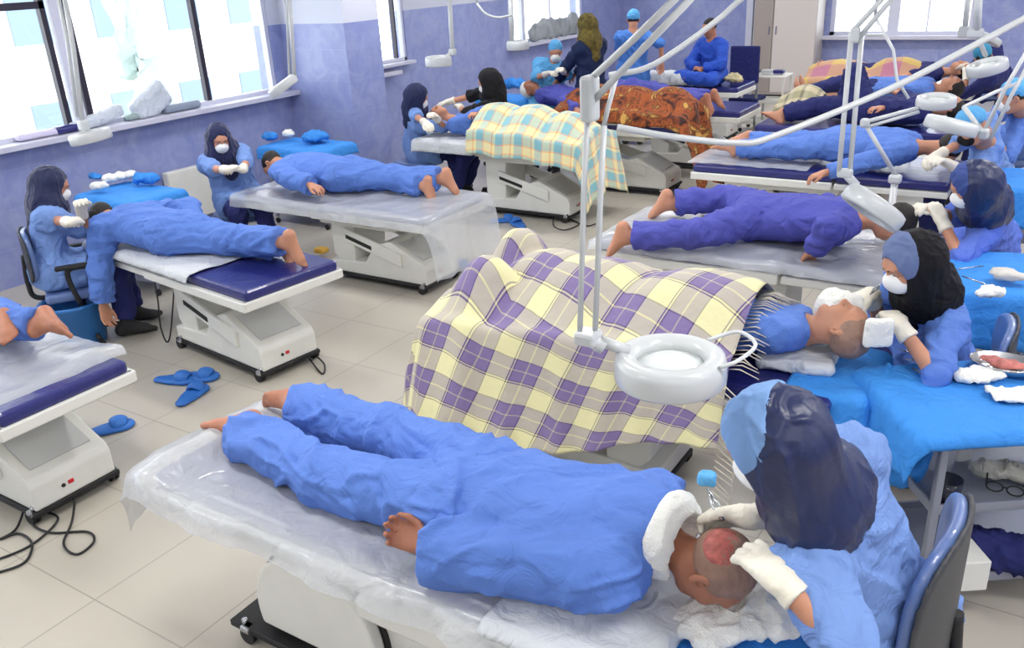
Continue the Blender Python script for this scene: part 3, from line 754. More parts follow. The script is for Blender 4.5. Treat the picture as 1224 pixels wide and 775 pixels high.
def window_x(n, x, ya, yb, za, zb, bars, M, fw=.06, gl=True):
    o = MB().box((x, (ya+yb)/2, za+fw/2), (.07, yb-ya, fw)).box((x, (ya+yb)/2, zb-fw/2), (.07, yb-ya, fw)).box((x, ya+fw/2, (za+zb)/2), (.07, fw, zb-za)).box((x, yb-fw/2, (za+zb)/2), (.07, fw, zb-za)).build(f'window_{n}', M)
    o['kind'] = 'structure'
    for (y, w, mm) in bars: MB().box((x, y, (za+zb)/2), (.06, w, zb-za)).build('mullion', mm or M, o)
    if gl: MB().box((x-.01, (ya+yb)/2, (za+zb)/2), (.006, yb-ya, zb-za)).build('pane', GLASS, o)
    return o
w1 = window_x(1, XW-.05, -.9, 6.98, 1.2, 2.9, [(4.60, .10, FRAMEW), (4.70, .055, FRAMED), (4.48, .05, FRAMED), (6.05, .055, FRAMED), (3.1, .05, FRAMED), (1.5, .05, FRAMED)], FRAMEW, .05)
MB().box((XW-.045, 2.95, 2.285), (.05, 3.1, .06)).box((XW-.045, 5.4, 2.38), (.05, 1.4, .05)).build('transom', FRAMED, w1)
window_x(5, XW-.05, -5., -1.2, 1.18, 2.9, [(-3.1, .06, None)], FRAMEW)
w2 = window_x(2, XW-.05, 8.5, 9.33, 1.30, 2.9, [(9.16, .03, FRAMED)], FRAMEW, .04)
w3 = window_x(3, XW-.05, 11.95, 14.3, 1.22, 2.9, [(12.35, .09, None), (13.2, .05, None)], FRAMEW)
def window_y(n, y, xa, xb, za, zb, bars, M, fw=.07):
    o = MB().box(((xa+xb)/2, y, za+fw/2), (xb-xa, .08, fw)).box(((xa+xb)/2, y, zb-fw/2), (xb-xa, .08, fw)).box((xa+fw/2, y, (za+zb)/2), (fw, .08, zb-za)).box((xb-fw/2, y, (za+zb)/2), (fw, .08, zb-za)).build(f'window_{n}', M)
    o['kind'] = 'structure'
    for x, w in bars: MB().box((x, y, (za+zb)/2), (w, .07, zb-za)).build('mullion', M, o)
    MB().box(((xa+xb)/2, y+.01, (za+zb)/2), (xb-xa, .006, zb-za)).build('pane', GLASS, o)
window_y(4, YB+.08, -3.72, -1.52, 1.0, 2.9, [(-2.72, .17), (-2.2, .025)], FRAMEW)
# door frame and tall steel cabinet by the back wall
dfr = MB().box((-5.10, YB-.03, 1.1), (.12, .12, 2.3), .01).box((-4.98, YB-.02, 1.1), (.10, .06, 2.3)).build('door_1', FRAMEW); dfr['kind'] = 'structure'
cab = thing('steel_cabinet', 'tall beige grey steel cabinet standing in the rear corner left of the window', 'cabinet', (-4.33, YB-.32, 0))
MB().box((0, 0, 1.05), (1.06, .5, 1.95), .01).build('body', mat('cabinet_grey', (190, 182, 176), .45, metal=.1), cab)
MB().box((0, -.01, .04), (1.04, .46, .08)).build('plinth', DARK, cab)
for k, (cx_, w_, cc) in enumerate(((-.36, .32, (158, 148, 142)), (.17, .70, (206, 198, 194)))):
    d_ = MB().box((cx_, -.262, 1.06), (w_, .02, 1.88), .004).build('cabinet_door', mat(f'cabinet_door_{"grey" if k == 0 else "pale"}', cc, .5), cab)
    MB().box((cx_+(.11 if k == 0 else -.30), -.28, 1.15), (.02, .02, .14), .005).build('handle', STEEL, d_)
tag(MB().box((-4.80, YB-.30, .9), (.02, .02, .02)).build('x', DARK)) if False else None
# pale blocks of the town outside the left windows, well beyond the glass
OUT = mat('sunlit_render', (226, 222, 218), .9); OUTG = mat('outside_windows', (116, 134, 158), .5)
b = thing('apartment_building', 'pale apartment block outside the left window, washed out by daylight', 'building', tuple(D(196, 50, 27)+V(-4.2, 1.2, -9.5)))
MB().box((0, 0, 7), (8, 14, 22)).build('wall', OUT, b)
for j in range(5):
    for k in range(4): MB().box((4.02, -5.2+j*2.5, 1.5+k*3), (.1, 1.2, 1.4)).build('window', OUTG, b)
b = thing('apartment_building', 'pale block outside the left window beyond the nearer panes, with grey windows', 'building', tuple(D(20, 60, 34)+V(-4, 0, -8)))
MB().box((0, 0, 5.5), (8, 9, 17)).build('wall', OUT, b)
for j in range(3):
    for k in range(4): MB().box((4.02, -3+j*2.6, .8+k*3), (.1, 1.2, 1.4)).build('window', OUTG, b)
F = S(); 
tp = D(156, 60, 19)
for k in range(8): F.ell((tp[0]+rng.normal()*.25, tp[1]+rng.normal()*.25, tp[2]-2.5+k*.6), (.42-.02*k, .42-.02*k, .6), k=.3)
F.cap((tp[0], tp[1], -6), (tp[0], tp[1], tp[2]-2), .12, k=.1)
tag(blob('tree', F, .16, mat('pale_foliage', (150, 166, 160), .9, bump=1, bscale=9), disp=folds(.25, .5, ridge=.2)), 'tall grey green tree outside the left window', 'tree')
g = MB().box((-40, 12, -6.3), (60, 90, .3)).build('street_ground', OUT); tag(g, 'pale street ground outside the building', 'ground', kind='structure')
# panel radiator beneath the window
r = thing('radiator', 'white panel radiator on the wall beneath the left window', 'radiator', (XW+.09, 5.75, .12))
MB().box((0, 0, .28), (.09, 1.0, .52), .012).build('panel', WHITE, r)
MB().tube([(0, -.5, .05), (0, -.58, .05), (0, -.58, -.1)], .012).build('pipe', WHITE, r)
# ---------------------------------------------------------------- light
wd = bpy.data.worlds.new('world'); SC.world = wd; wd.use_nodes = True; nt = wd.node_tree
bg = nt.nodes['Background']; sk = nt.nodes.new('ShaderNodeTexSky'); sk.sky_type = 'HOSEK_WILKIE'; sk.turbidity = 6; sk.sun_direction = (-.5, .3, .75); sk.ground_albedo = .6
mxw = nt.nodes.new('ShaderNodeMix'); mxw.data_type = 'RGBA'; mxw.inputs['Factor'].default_value = .8
mxw.inputs['B'].default_value = (.93, .96, 1, 1); nt.links.new(sk.outputs[0], mxw.inputs['A']); nt.links.new(mxw.outputs['Result'], bg.inputs['Color'])
bg.inputs['Strength'].default_value = 10
def area(name, loc, rot, sx, sy, power, col):
    l = bpy.data.lights.new(name, 'AREA'); l.shape = 'RECTANGLE'; l.size = sx; l.size_y = sy; l.energy = power; l.color = col
    o = bpy.data.objects.new(name, l); COL.objects.link(o); o.location = loc; o.rotation_euler = rot; return o
# portals tell the renderer where the sky light comes in; they give off nothing themselves
for nm, loc, rot, sx, sy in (('sky_portal', (XW-.12, 3.04, 2.05), (0, -PI/2, 0), 1.7, 7.9), ('sky_portal', (XW-.12, -3.1, 2.05), (0, -PI/2, 0), 1.7, 3.8), ('sky_portal', (XW-.12, 13.12, 2.05), (0, -PI/2, 0), 1.7, 2.4),
                             ('sky_portal', (XW-.12, 8.92, 2.1), (0, -PI/2, 0), 1.6, .85), ('sky_portal', (-2.62, YB+.15, 1.95), (-PI/2, 0, 0), 2.2, 1.9)):
    area(nm, loc, rot, sx, sy, 1, (1, 1, 1)).data.cycles.is_portal = True
# unseen fluorescent ceiling fittings, added to light the room from above
ADDEDTUBE = mat('added_tube_diffuser', (255, 255, 252), .5, emit=2.)
for i, y in enumerate((-1.2, 1.6, 4.6, 7.6, 10.6, 13.6)):
    for j, x in enumerate((-5.6, -2.6, .6, 3.4)):
        f = thing('added_ceiling_light', f'unseen white fluorescent ceiling fitting added to light the ward', 'ceiling light', (x, y, ZC-.05), 0, 'unseen fluorescent ceiling fittings added above the frame')
        MB().box((0, 0, .02), (1.24, .30, .06), .01).build('added_light_housing', WHITE, f); MB().box((0, 0, -.018), (1.2, .26, .012)).build('added_light_diffuser', ADDEDTUBE, f)
        area('fill_lamp', (x, y, ZC-.09), (0, 0, 0), 1.15, .25, 60 if x > -1 else 52, (1, .985, .96))
SC.view_settings.view_transform = 'Standard'; SC.view_settings.look = 'None'; SC.view_settings.gamma = 1; SC.view_settings.use_curve_mapping = False
SC.view_settings.exposure = -.68
# ---------------------------------------------------------------- couches
X, Y, Z = V(1, 0, 0), V(0, 1, 0), V(0, 0, 1)
bed('white couch at the left picture edge with a red switch on its base', -3.72, 1.86, .70, 1, w=.68)
bed('white couch with bare navy foot end, second from the front along the window wall', -3.88, 3.46, .70, 1, w=.74, rz=-.13)
bed('white couch whose clear sheet hangs over its foot end, third along the window wall', -3.92, 5.22, .70, 1, w=.80)
bed('white couch under the pastel check blanket, rear left', -3.85, 7.45, .76, 1, w=.74)
bed('couch carrying the man under the brown patterned blanket', -3.38, 8.75, .78, 1, w=.74, L=2.1)
bed('couch behind the brown blanket under dark bare feet', -3.15, 10.05, .74, 1, w=.8)
bed('rear left couch on which the man sits cross legged', -3.75, 11.75, .76, 1, w=.8, L=2.2)
bed('nearest white couch, under the front sleeper', -2.64, 1.83, .74, -1, w=.62, L=1.93, style='R')
bed('couch hidden beneath the big purple and cream check blanket', -2.55, 3.42, .76, -1, w=.66)
bed('couch with crumpled plastic under the violet blue sleeper, mid right', -2.42, 5.12, .75, -1, w=.86)
bed('couch with long navy pad and white side rail, right of the brown blanket', -2.66, 7.4, .75, -1, w=.9, L=2.0)
bed('couch under the dark navy clothed sleeper with raised knees, rear right', -2.75, 9.35, .74, -1, w=.85)
bed('couch by the back window under the pink and yellow check blanket', -2.95, 12.0, .78, -1, w=.9)
# ---------------------------------------------------------------- sleepers
person('person lying face down in front, blue scrubs, bare feet, upturned hand at the hip', P=(-1.40, 1.84, .86), N=(-.80, 1.87, .89), t=-Z, H=(-.60, 1.825, .885), hf=(.25, 0, -1), hu=(1, 0, .2),
       WR=W(512, 652, .83), hR=(0, -1, .2), AL=W(354, 485, .82), AR=W(288, 518, .81), kL=Y*.6-Z*.1, kR=-Y*.6-Z*.1, dR=unit(W(462, 632, .86)-W(512, 652, .83)), nR=(.3, -.7, .6), tR=(0, .5, .9), curl=(.2, .5), sflare=1.25,
       skin=SKIND, hair=SCALP, bed=.745, res=.0085, footdL=W(305, 498, .76)-W(354, 485, .82), footdR=W(250, 530, .75)-W(288, 518, .81), fat=1.28, loose=1.25, shw=.22, flare=1.12, sleeve=.86, bodyres=.0058, legfold=1.1, hemk=.95)
person('person asleep under the purple check blanket, blue shirt, white cloth over brow', P=(-1.55, 3.42, .86), N=(-.82, 3.45, .91), t=(0, .25, 1), H=(-.635, 3.42, .96), hf=(.1, .35, 1), hu=(1, 0, .15),
       WL=(-1.42, 3.60, .83), hL=Y, WR=(-1.40, 3.25, .83), hR=-Y, AL=(-2.32, 3.56, .82), AR=(-2.35, 3.36, .82), kL=Z, kR=Z, hair=SCALP, bed=.765, res=.012, footdL=V(-.8,.4,.6), footdR=V(-.8,-.3,.6), fat=1.02, loose=.95, top=BLUE)
person('person lying face down in violet blue clothes, bare feet over the couch end, mid right', P=(-1.52, 5.12, .90), N=(-.98, 5.15, .92), t=-Z, H=(-.74, 5.15, .93), hf=(.2, 0, -1), hu=(1, 0, .1),
       WR=W(868+105, 300, .82), hR=(0, -1, .3), WL=(-1.42, 5.42, .83), hL=Y, AL=W(800, 243, .86), AR=W(750, 283, .84), kL=Y, kR=-Y, hair=HAIR, bed=.755, res=.014, footdL=(-.45, -.2, -.9), footdR=(-.35, -.1, -1), fat=1.22, loose=1.1,
       top=BLUEV, shw=.21, nR=(0, 0, -1), flare=1.1)
person('person face down in mid blue clothes on the navy pad, head hidden by white lamp', P=(-1.52, 7.35, .92), N=(-1.0, 7.3, .93), t=-Z, H=(-.76, 7.3, .93), hf=(.2, 0, -1), hu=(1, 0, .1),
       WR=W(985, 207, .82), hR=(0, -1, .2), AL=(-2.4, 7.6, .84), AR=(-2.42, 7.3, .84), kL=Y*.6-Z*.1, kR=-Y*.6-Z*.1, hair=HAIR, bed=.755, res=.018, footdL=(-1, 0, -.5), footdR=(-1, 0, -.5), fat=1.32, loose=1.1, shw=.22, top=BLUE)
person('person in dark navy clothes with raised knees, rear right', P=(-1.75, 9.3, .86), N=(-1.2, 9.35, .9), t=Z, H=(-.97, 9.35, .93), hf=(0, 0, 1), hu=(1, 0, 0),
       WR=(-1.55, 9.0, .95), hR=-Y, WL=(-1.5, 9.6, 1.0), hL=Y, AL=(-2.0, 9.5, .84), AR=(-2.55, 9.15, .82), kL=Z, kR=Z, hair=HAIR, bed=.745, res=.02, footdL=(-1, 0, .1), footdR=(-1, 0, .5), fat=1.3, loose=1.3, top=NAVY, pants=NAVY)
person('person in blue lying behind the navy clothed sleeper, arms along the body', P=(-1.9, 10.6, .9), N=(-1.35, 10.6, .92), t=Z, H=(-1.12, 10.6, .95), hf=(0, 0, 1), hu=(1, 0, 0),
       WR=(-1.6, 10.3, .95), hR=-Y, WL=(-1.6, 10.85, .95), hL=Y, AL=(-2.7, 10.7, .84), AR=(-2.7, 10.5, .84), kL=Z, kR=Z, hair=HAIR, bed=.745, res=.022, footdL=Z, footdR=Z, fat=1.25, top=BLUE, pants=NAVY)
person('person in navy shirt asleep beneath the pink check blanket by the window', P=(-2.0, 12.0, .88), N=(-1.45, 12.0, .92), t=Z, H=(-1.2, 12.0, .96), hf=(0, -.3, 1), hu=(1, 0, 0),
       WR=(-1.75, 11.7, .92), hR=-Y, WL=(-1.8, 12.2, .95), hL=Y, AL=(-2.8, 12.1, .86), AR=(-2.8, 11.9, .86), kL=Z, kR=Z, hair=HAIR, bed=.785, res=.022, footdL=Z, footdR=Z, fat=1.25, top=NAVY)
person('person lying at the left edge, only lower legs and bare feet in view', P=(-5.0, 1.9, .82), N=(-5.55, 1.9, .84), t=-Z, H=(-5.8, 1.9, .86), hf=(-.2, 0, -1), hu=(-1, 0, 0),
       WL=(-5.1, 1.55, .8), hL=-Y, AL=W(8, 392, .84), AR=W(50, 388, .86), kL=Y*.6-Z*.1, kR=-Y*.6-Z*.1, hair=HAIR, skin=SKIND, bed=.705, res=.014, footdL=(.9, -.45, -.45), footdR=(1, -.25, -.35), fat=1.1, loose=1.1, bodyres=.009)
person('person face down on the second couch from the front, arm hanging down, bare soles out', P=(-5.0, 3.48, .84), N=(-5.52, 3.47, .88), t=-Z, H=(-5.74, 3.46, .86), hf=(-.2, .0, -1), hu=(-1, 0, -.2),
       WL=(-5.52, 3.16, .32), hL=(.3, -1, .2), WR=(-5.2, 3.8, .78), hR=Y, AL=W(335, 293, .80), AR=W(342, 290, .86), kL=Y*.6-Z*.1, kR=-Y*.6-Z*.1, dL=-Z, nL=X, hair=HAIR, skin=SKIN, bed=.705, res=.012, footdL=(.12, -.05, -1), footdR=(.15, .1, -1), fat=1.2, loose=1.2, bodyres=.009, shw=.19, flare=1.1)
person('person face down on the sheeted third couch along the windows, hand tucked under the waist', P=(-5.05, 5.22, .86), N=(-5.62, 5.2, .88), t=-Z, H=(-5.86, 5.2, .88), hf=(-.2, -.3, -1), hu=(-1, 0, -.1),
       WL=W(372, 222, .84), hL=(0, -1, .2), AL=W(508, 222, .80), AR=W(530, 214, .84), kL=Y*.6-Z*.1, kR=-Y*.6-Z*.1, hair=HAIR, skin=SKIN, bed=.715, res=.014, footdL=(.12, -.1, -1), footdR=(.3, .1, -1), fat=1.2, loose=1.2, bodyres=.010, shw=.2, flare=1.1)
person('person on the back under the pastel check blanket, hands on the chest', P=(-4.90, 7.42, .84), N=(-5.42, 7.42, .90), t=Z, H=(-5.67, 7.4, .96), hf=(-.1, -.4, 1), hu=(-1, 0, 0),
       WL=(-5.1, 7.3, 1.03), WR=(-5.05, 7.5, 1.03), hL=Y, hR=-Y, AL=(-4.1, 7.5, .86), AR=(-4.1, 7.35, .86), kL=Z, kR=Z, hair=HAIR, bed=.765, res=.018, footdL=X, footdR=X, fat=1.0, loose=.85, nL=-Z, nR=-Z)
person('person in violet blue asleep on the back under the brown blanket, white cap', P=W(712, 124, .92), N=W(658, 112, .97), t=Z, H=W(634, 106, 1.0), hf=(.1, -.5, 1), hu=(-1, 0, 0),
       WL=W(690, 132, .92), hL=-Y, WR=W(690, 112, 1.0), hR=Y, AL=W(785, 135, .84), AR=W(785, 130, .84), kL=Z, kR=Z, cap=GAUZE, skin=SKIND, bed=.785, res=.02, footdL=Z, footdR=Z, fat=1.1, top=BLUEV)
person('person face down behind the brown blanket, violet blue trousers and dark bare feet', P=(-4.45, 10.1, .86), N=(-5.0, 10.1, .88), t=-Z, H=(-5.25, 10.1, .88), hf=(-.2, 0, -1), hu=(-1, 0, 0),
       AL=W(843, 121, .86), AR=W(852, 116, .88), kL=Y*.6-Z*.1, kR=-Y*.6-Z*.1, hair=HAIR, skin=SKIND, bed=.745, res=.02, footdL=(.35, -.1, -1), footdR=(.5, 0, -1), fat=1.2, loose=1.1, top=BLUEV, bodyres=.013)
# man sitting cross legged on the rearmost left couch
Pm = W(853, 88, .90); fm = unit(V(-.35, -1, 0)); sm = np.cross(Z, fm)
person('man in royal blue sitting cross legged on the rearmost couch, hands in lap', P=Pm, N=Pm+V(0, 0, .42)+fm*.06, t=fm, H=Pm+V(0, 0, .60)+fm*.12, hf=fm*1+V(-.25, 0, -.35), WL=Pm+fm*.30+sm*.05+V(0, 0, .10), WR=Pm+fm*.30-sm*.05+V(0, 0, .10),
       hL=sm-Z*.6, hR=-sm-Z*.6, AL=Pm+fm*.38-sm*.13-V(0, 0, .02), AR=Pm+fm*.34+sm*.13-V(0, 0, .02), kL=sm, kR=-sm, dL=-sm+fm*.4, dR=sm+fm*.4, hair=HAIR, skin=SKIND, top=cloth('royal_blue', (44, 84, 190)), res=.02, footdL=-sm, footdR=sm, fat=1.05, loose=1.1, bodyres=.013)
# ---------------------------------------------------------------- staff
def staff(label, H, P, look, WL=None, WR=None, tilt=None, top=BLUEL, pants=NAVY, lean=.0, seated=True, foot=True, zf=.10, fw=None, **k):
    H = np.asarray(H, float); P = np.asarray(P, float); look = np.asarray(look, float)
    f = unit((look-H)*V(1, 1, 0)) if fw is None else unit(V(*fw)); s = np.cross(Z, f)
    hf = unit(look-H) if tilt is None else unit(f-Z*tilt); N = H+(P-H)*.26+f*(-.035)
    if seated:
        AL = P*V(1, 1, 0)+f*.46+s*.13+V(0, 0, zf); AR = P*V(1, 1, 0)+f*.40-s*.13+V(0, 0, zf); hn = f+Z*1.2
    else:
        AL = P*V(1, 1, 0)+s*.10+V(0, 0, zf); AR = P*V(1, 1, 0)-s*.10+V(0, 0, zf); hn = f
    kw = dict(kL=hn, kR=hn, footdL=f, footdR=f, shoes=DARK, skirt=.55, hL=(s-Z*1.0)*1, hR=(-s-Z*1.0), nL=-Z, nR=-Z, res=.014, gloves=True, mask=True, sleeve=.2)
    kw.update(k)
    return person(label, P=P, N=N, t=f, H=H, hf=hf, hu=Z+f*.3, WL=WL, WR=WR, AL=AL, AR=AR, top=top, pants=pants, **kw)
# nearest operator
tgt = V(-.60, 1.80, .93)
H1 = W(925, 530, 1.36); P1 = W(1072, 760, .60)
staff('person bending over the front sleeper in a navy satin hood, pale mask and cream gloves', H1, P1, tgt, WL=W(928, 690, 1.08), WR=W(893, 618, 1.02), hood=HIJ, band=LITBAND, bandf=-.055, hoodback=.25, hoodneck=.9, res=.0085, bodyres=.006, tilt=.8, EL=W(1012, 775, 1.0),
      dL=unit(W(866, 626, 1.07)-W(928, 690, 1.08)), dR=unit(W(850, 618, .97)-W(893, 618, 1.02)), hL=V(.3, -.4, -1), hR=(.3, .8, -.6), nL=V(-.2, .4, -.9), nR=(-.3, -.5, -.6), curl=(.22, .6), sleeve=.02, eyes=False, fw=(-1, .05, 0), loose=1.1, fat=1.05)
H2 = W(1088, 315, 1.22); P2 = W(1128, 430, .58)
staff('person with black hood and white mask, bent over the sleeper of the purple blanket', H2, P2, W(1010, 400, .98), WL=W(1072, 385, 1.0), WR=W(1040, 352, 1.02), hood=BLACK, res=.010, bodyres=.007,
      dL=unit(W(1040, 352, 1.0)-W(1072, 385, 1.0)), dR=unit(W(1010, 362, 1.0)-W(1040, 352, 1.02)), hL=(.4, -.7, -.6), hR=(.2, .8, -.7), curl=(.5, .6), sleeve=.12, eyes=True, fw=(-.75, -.68, 0), tilt=.5, band=LITBANDG, top=BLUE)
H3 = W(1163, 222, 1.2); P3 = W(1190, 300, .55)
staff('person in navy hood and mask at the head of the violet blue sleeper', H3, P3, W(1100, 275, .9), WL=W(1125, 262, .98), WR=W(1112, 250, 1.0), hood=HIJ, band=cloth('dusk_blue_lit_band', (62, 80, 140), wr=.15), res=.014, hL=(.4, -.7, -.6), hR=(.2, .8, -.7), curl=(.5, .5), top=cloth('uniform_mid_blue', (92, 118, 206)), fw=(-.97, -.15, 0), tilt=.6)
H4 = W(1162, 152, 1.22); P4 = W(1188, 215, .58)
staff('person in a pale blue cap leaning over the sleeper on the navy pad', H4, P4, W(1105, 190, .9), WL=W(1132, 195, 1.0), WR=W(1120, 186, 1.02), cap=CAPM, tilt=1., res=.016, hL=(.4, -.7, -.6), hR=(.2, .8, -.7), curl=(.5, .5), fw=(-.95, -.2, 0), mask=BLACK)
H5 = W(1211, 116, 1.27); P5 = W(1222, 170, .6)
staff('person at the right edge in profile with turquoise cap and white mask', H5, P5, W(1150, 150, .9), WL=W(1180, 160, .95), WR=W(1170, 155, 1.0), cap=CAPM, hair=HAIR, res=.018, fw=(-.95, -.2, 0), tilt=.35, eyes=True, top=BLUE)
H6 = W(1175, 68, 1.3); P6 = W(1195, 98, .7)
staff('person in a teal cap beside the sleeper of the pink check blanket', H6, P6, W(1130, 85, .95), WL=W(1155, 90, 1.0), WR=W(1150, 80, 1.0), cap=cloth('teal_cap', (60, 140, 176)), hair=HAIR, res=.022, fw=(-.95, -.2, 0), top=NAVY)
staff('person in a navy hood on the light blue swivel chair at the left wall', W(62, 222, 1.14), W(62, 322, .56), W(110, 252, .88), WL=W(84, 266, .98), WR=W(97, 250, 1.0), hood=cloth('dark_navy_hood', (32, 40, 76), ws=9, sheen=.3), res=.012, bodyres=.009,
      dL=unit(W(103, 243, .98)-W(84, 266, .98)), hL=(-.2, -.7, -.6), hR=(-.2, .7, -.7), curl=(.5, .5), eyes=True, fw=(.55, .85, 0), tilt=.5, sleeve=.15)
staff('person facing us with ink blue hood and joined gloved hands near the radiator', W(262, 166, 1.13), W(285, 238, .54), W(300, 205, .80), WL=W(290, 203, .93), WR=W(272, 203, .96), hood=cloth('ink_blue_hood', (30, 36, 78), ws=9, sheen=.3), res=.013, bodyres=.009,
      dL=unit(W(268, 200, .98)-W(290, 203, .93)), dR=unit(W(292, 194, .98)-W(272, 203, .96)), hL=(1, .2, -.5), hR=(-1, -.3, -.3), curl=(.4, .4), eyes=True, fw=(.85, -.45, 0), tilt=.42, sleeve=.1)
staff('person in a stiff navy bucket cap beside the head of the pastel check couch', W(499, 116, 1.18), W(498, 178, .56), W(524, 140, .9), WL=W(510, 148, .98), WR=W(520, 140, 1.0), hood=cloth('slate_hood', (36, 44, 80), ws=9), res=.016, fw=(.6, .7, 0), tilt=.55, hL=(0, -1, -.6), hR=(0, 1, -.6), curl=(.5, .5))
staff('person with a large black hood seen from behind at the pastel check couch', D(584, 98, 8.9), D(590, 150, 9.3), W(520, 140, .9), WL=W(550, 128, 1.02), WR=W(535, 122, 1.05), hood=BLACK, res=.018, fw=(-.9, -.35, 0), tilt=.5, hoodback=1.4, top=BLACK, hL=(0, -1, -.4), hR=(0, 1, -.5), curl=(.3, .3), sleeve=.1)
staff('person with pale blue cap and white mask working behind the sleeper in the white cap', D(664, 62, 10.4), D(652, 118, 10.6), W(640, 100, 1.0), WL=D(672, 84, 10.0), WR=D(655, 88, 10.1), cap=CAPM, tilt=.35, res=.02, fw=(.45, -.9, 0), hL=(.6, -.3, -.6), hR=(-.6, -.3, -.6), eyes=False, top=CAPM)
# standing people
Hw = D(701, 31, 9.9); Pw = Hw*V(1, 1, 0)+V(.05, 0, .98)
scarf = mat('olive_patterned_scarf', (96, 84, 32), .8, wrinkle=.4, var=.6, vscale=22)
staff('person standing in a dark navy coat and olive patterned headscarf, back turned', Hw, Pw, Hw+V(-1.0, .4, -.6), WL=Pw+V(-.42, -.05, .12), WR=Pw+V(-.36, .3, .15), hood=scarf, res=.018, seated=False, mask=False, gloves=False, top=cloth('dark_navy_coat', (22, 38, 76), ws=9), sleeve=.9, skirt=.95, fw=(-.95, .3, 0), hL=(0, -1, -.3), hR=(0, 1, -.3))
Hs = D(757, 24, 11.4); Ps = Hs*V(1, 1, 0)+V(0, 0, .98)
staff('person standing behind in a pale blue cap and blue uniform, back turned', Hs, Ps, Hs+V(-.5, 1, -.3), WL=Ps+V(-.2, .32, .15), WR=Ps+V(.42, -.02, .12), cap=CAPM, hair=HAIR, res=.02, seated=False, mask=False, gloves=False, sleeve=.1, skirt=.8, fw=(-.35, 1, 0), hL=(-1, 0, -.3), hR=(1, -.3, -.3), top=cloth('uniform_blue_rear', (76, 128, 208)), pants=cloth('uniform_blue_rear2', (76, 128, 208)))
# ---------------------------------------------------------------- chairs
cc = P1+V(.02, 0, 0)
chair('blue vinyl office chair with tall rounded back under the nearest operator', P1[0]-.15, P1[1]+.0, math.atan2(1, .05), seat=.44, wid=.50, hb=.58, zb=.31)
chair('light blue swivel chair with black armrest under the operator at the left wall', W(62, 322, .56)[0]+.10, W(62, 322, .56)[1]+.10, math.atan2(-.55, .85), seat=.44, arms=True, wid=.42, hb=.36, zb=.26)
chair('swivel stool by the radiator under the operator facing us', W(285, 238, .54)[0], W(285, 238, .54)[1], math.atan2(-.85, -.45), seat=.42, back=False)
chair('swivel chair under the operator at the purple check blanket', P2[0], P2[1], math.atan2(.95, -.1), seat=.46, hb=.3, zb=.2)
chair('swivel chair under the operator at the violet blue sleeper', P3[0], P3[1], math.atan2(.95, -.2), seat=.43, back=False)
chair('swivel chair under the operator in the pale blue cap on the right', P4[0], P4[1], math.atan2(.95, -.2), seat=.46, back=False)
chair('swivel stool under the operator at the right edge in profile', P5[0], P5[1], math.atan2(.95, -.2), seat=.48, back=False)
chair('swivel stool under the operator by the pink check blanket', P6[0], P6[1], math.atan2(.95, -.2), seat=.58, back=False)
q = Pm-fm*.30; t = thing('chair', 'navy chair with straight back behind the cross legged man', 'chair', (q[0]+.12, q[1]+.35, 0)); MB().box((0, 0, .95), (.42, .04, .5), .02).build('backrest', NAVY, t); MB().box((0, .2, .46), (.42, .42, .05), .015).build('seat', NAVY, t)
for a_ in (-.18, .18):
    for b_ in (.02, .38): MB().box((a_, b_, .22 if b_ > .1 else .47), (.03, .03, .44 if b_ > .1 else .94)).build('leg', STEEL, t)
q = W(498, 178, .56); chair('swivel stool under the operator in the stiff cap', q[0], q[1], 0, seat=.44, back=False)
q = D(590, 150, 9.3); chair('swivel stool under the black hooded operator seen from behind', q[0], q[1], 0, seat=max(q[2]-.12, .3), back=False)
q = D(652, 118, 10.6); chair('swivel stool behind the sleeper in the white cap', q[0], q[1], 0, seat=max(q[2]-.12, .3), back=False)
# ---------------------------------------------------------------- blankets and sheets
CR_, LP, DP = (226, 218, 150), (176, 160, 200), (86, 62, 140)
def stripes(a, b, line, mid): return [(0, a), (.40, line), (.425, a), (.45, line), (.475, b), (.70, mid), (.73, b), (.95, line), (.975, a)]
PLAID = plaid('purple_cream_check', stripes((232, 226, 174), (136, 120, 160), (64, 40, 96), (206, 198, 160)), stripes((234, 228, 178), (124, 106, 162), (64, 40, 96), (206, 198, 160)), .27, .25)
def body_hump(pts, base):
    """height field of a covered body: list of (x, y, r, h)"""
    def g(x, y):
        h = np.zeros_like(x)
        for (cx, cy, rx, ry, hh) in pts: h = np.maximum(h, hh*np.exp(-(((x-cx)/rx)**2+((y-cy)/ry)**2)**1.3))
        return h
    return g
tag(drape('blanket', PLAID, (-2.52, -.98), (3.10, 3.74), .80, (.62, .0, .74, .42), (120, 100),
     body_hump([(-1.2, 3.42, .6, .33, .31), (-1.75, 3.46, .6, .30, .29), (-2.30, 3.62, .2, .16, .34), (-2.3, 3.3, .2, .16, .28), (-2.0, 3.5, .4, .25, .29)], 0), fold=.055, foldw=.24, flare=.22, seed=1, uvrot=.33,
     edge=lambda A, Bm: np.where(Bm < 3.1, .93-.42*np.clip((A+2.5)/1.5, 0, 1)**1.3, 1.)),
    'big purple and cream check blanket spread over the sleeper in the middle, hanging to floor', 'blanket')
fr = MB()
for k in range(42):
    yy = 3.06+.70*k/41; zz = .83+.21*math.exp(-(((yy-3.42)/.27)**2)**1.3)
    L = .09+.05*random.random(); a = random.uniform(-.5, .5)
    fr.tube([(-.99, yy, zz), (-.94, yy+.02*a, zz+.012), (-.99+L, yy+.05*a, zz-.01+.0)], [.0028, .003, .0018], 5)
for k in range(20):
    zz = .30+.5*k/19; fr.tube([(-.99, 3.02-.10*(1-k/19), zz), (-.93+.03*random.random(), 3.0-.10*(1-k/19), zz-.03), (-.90, 2.99-.1*(1-k/19), zz-.06)], [.0028, .003, .0018], 5)
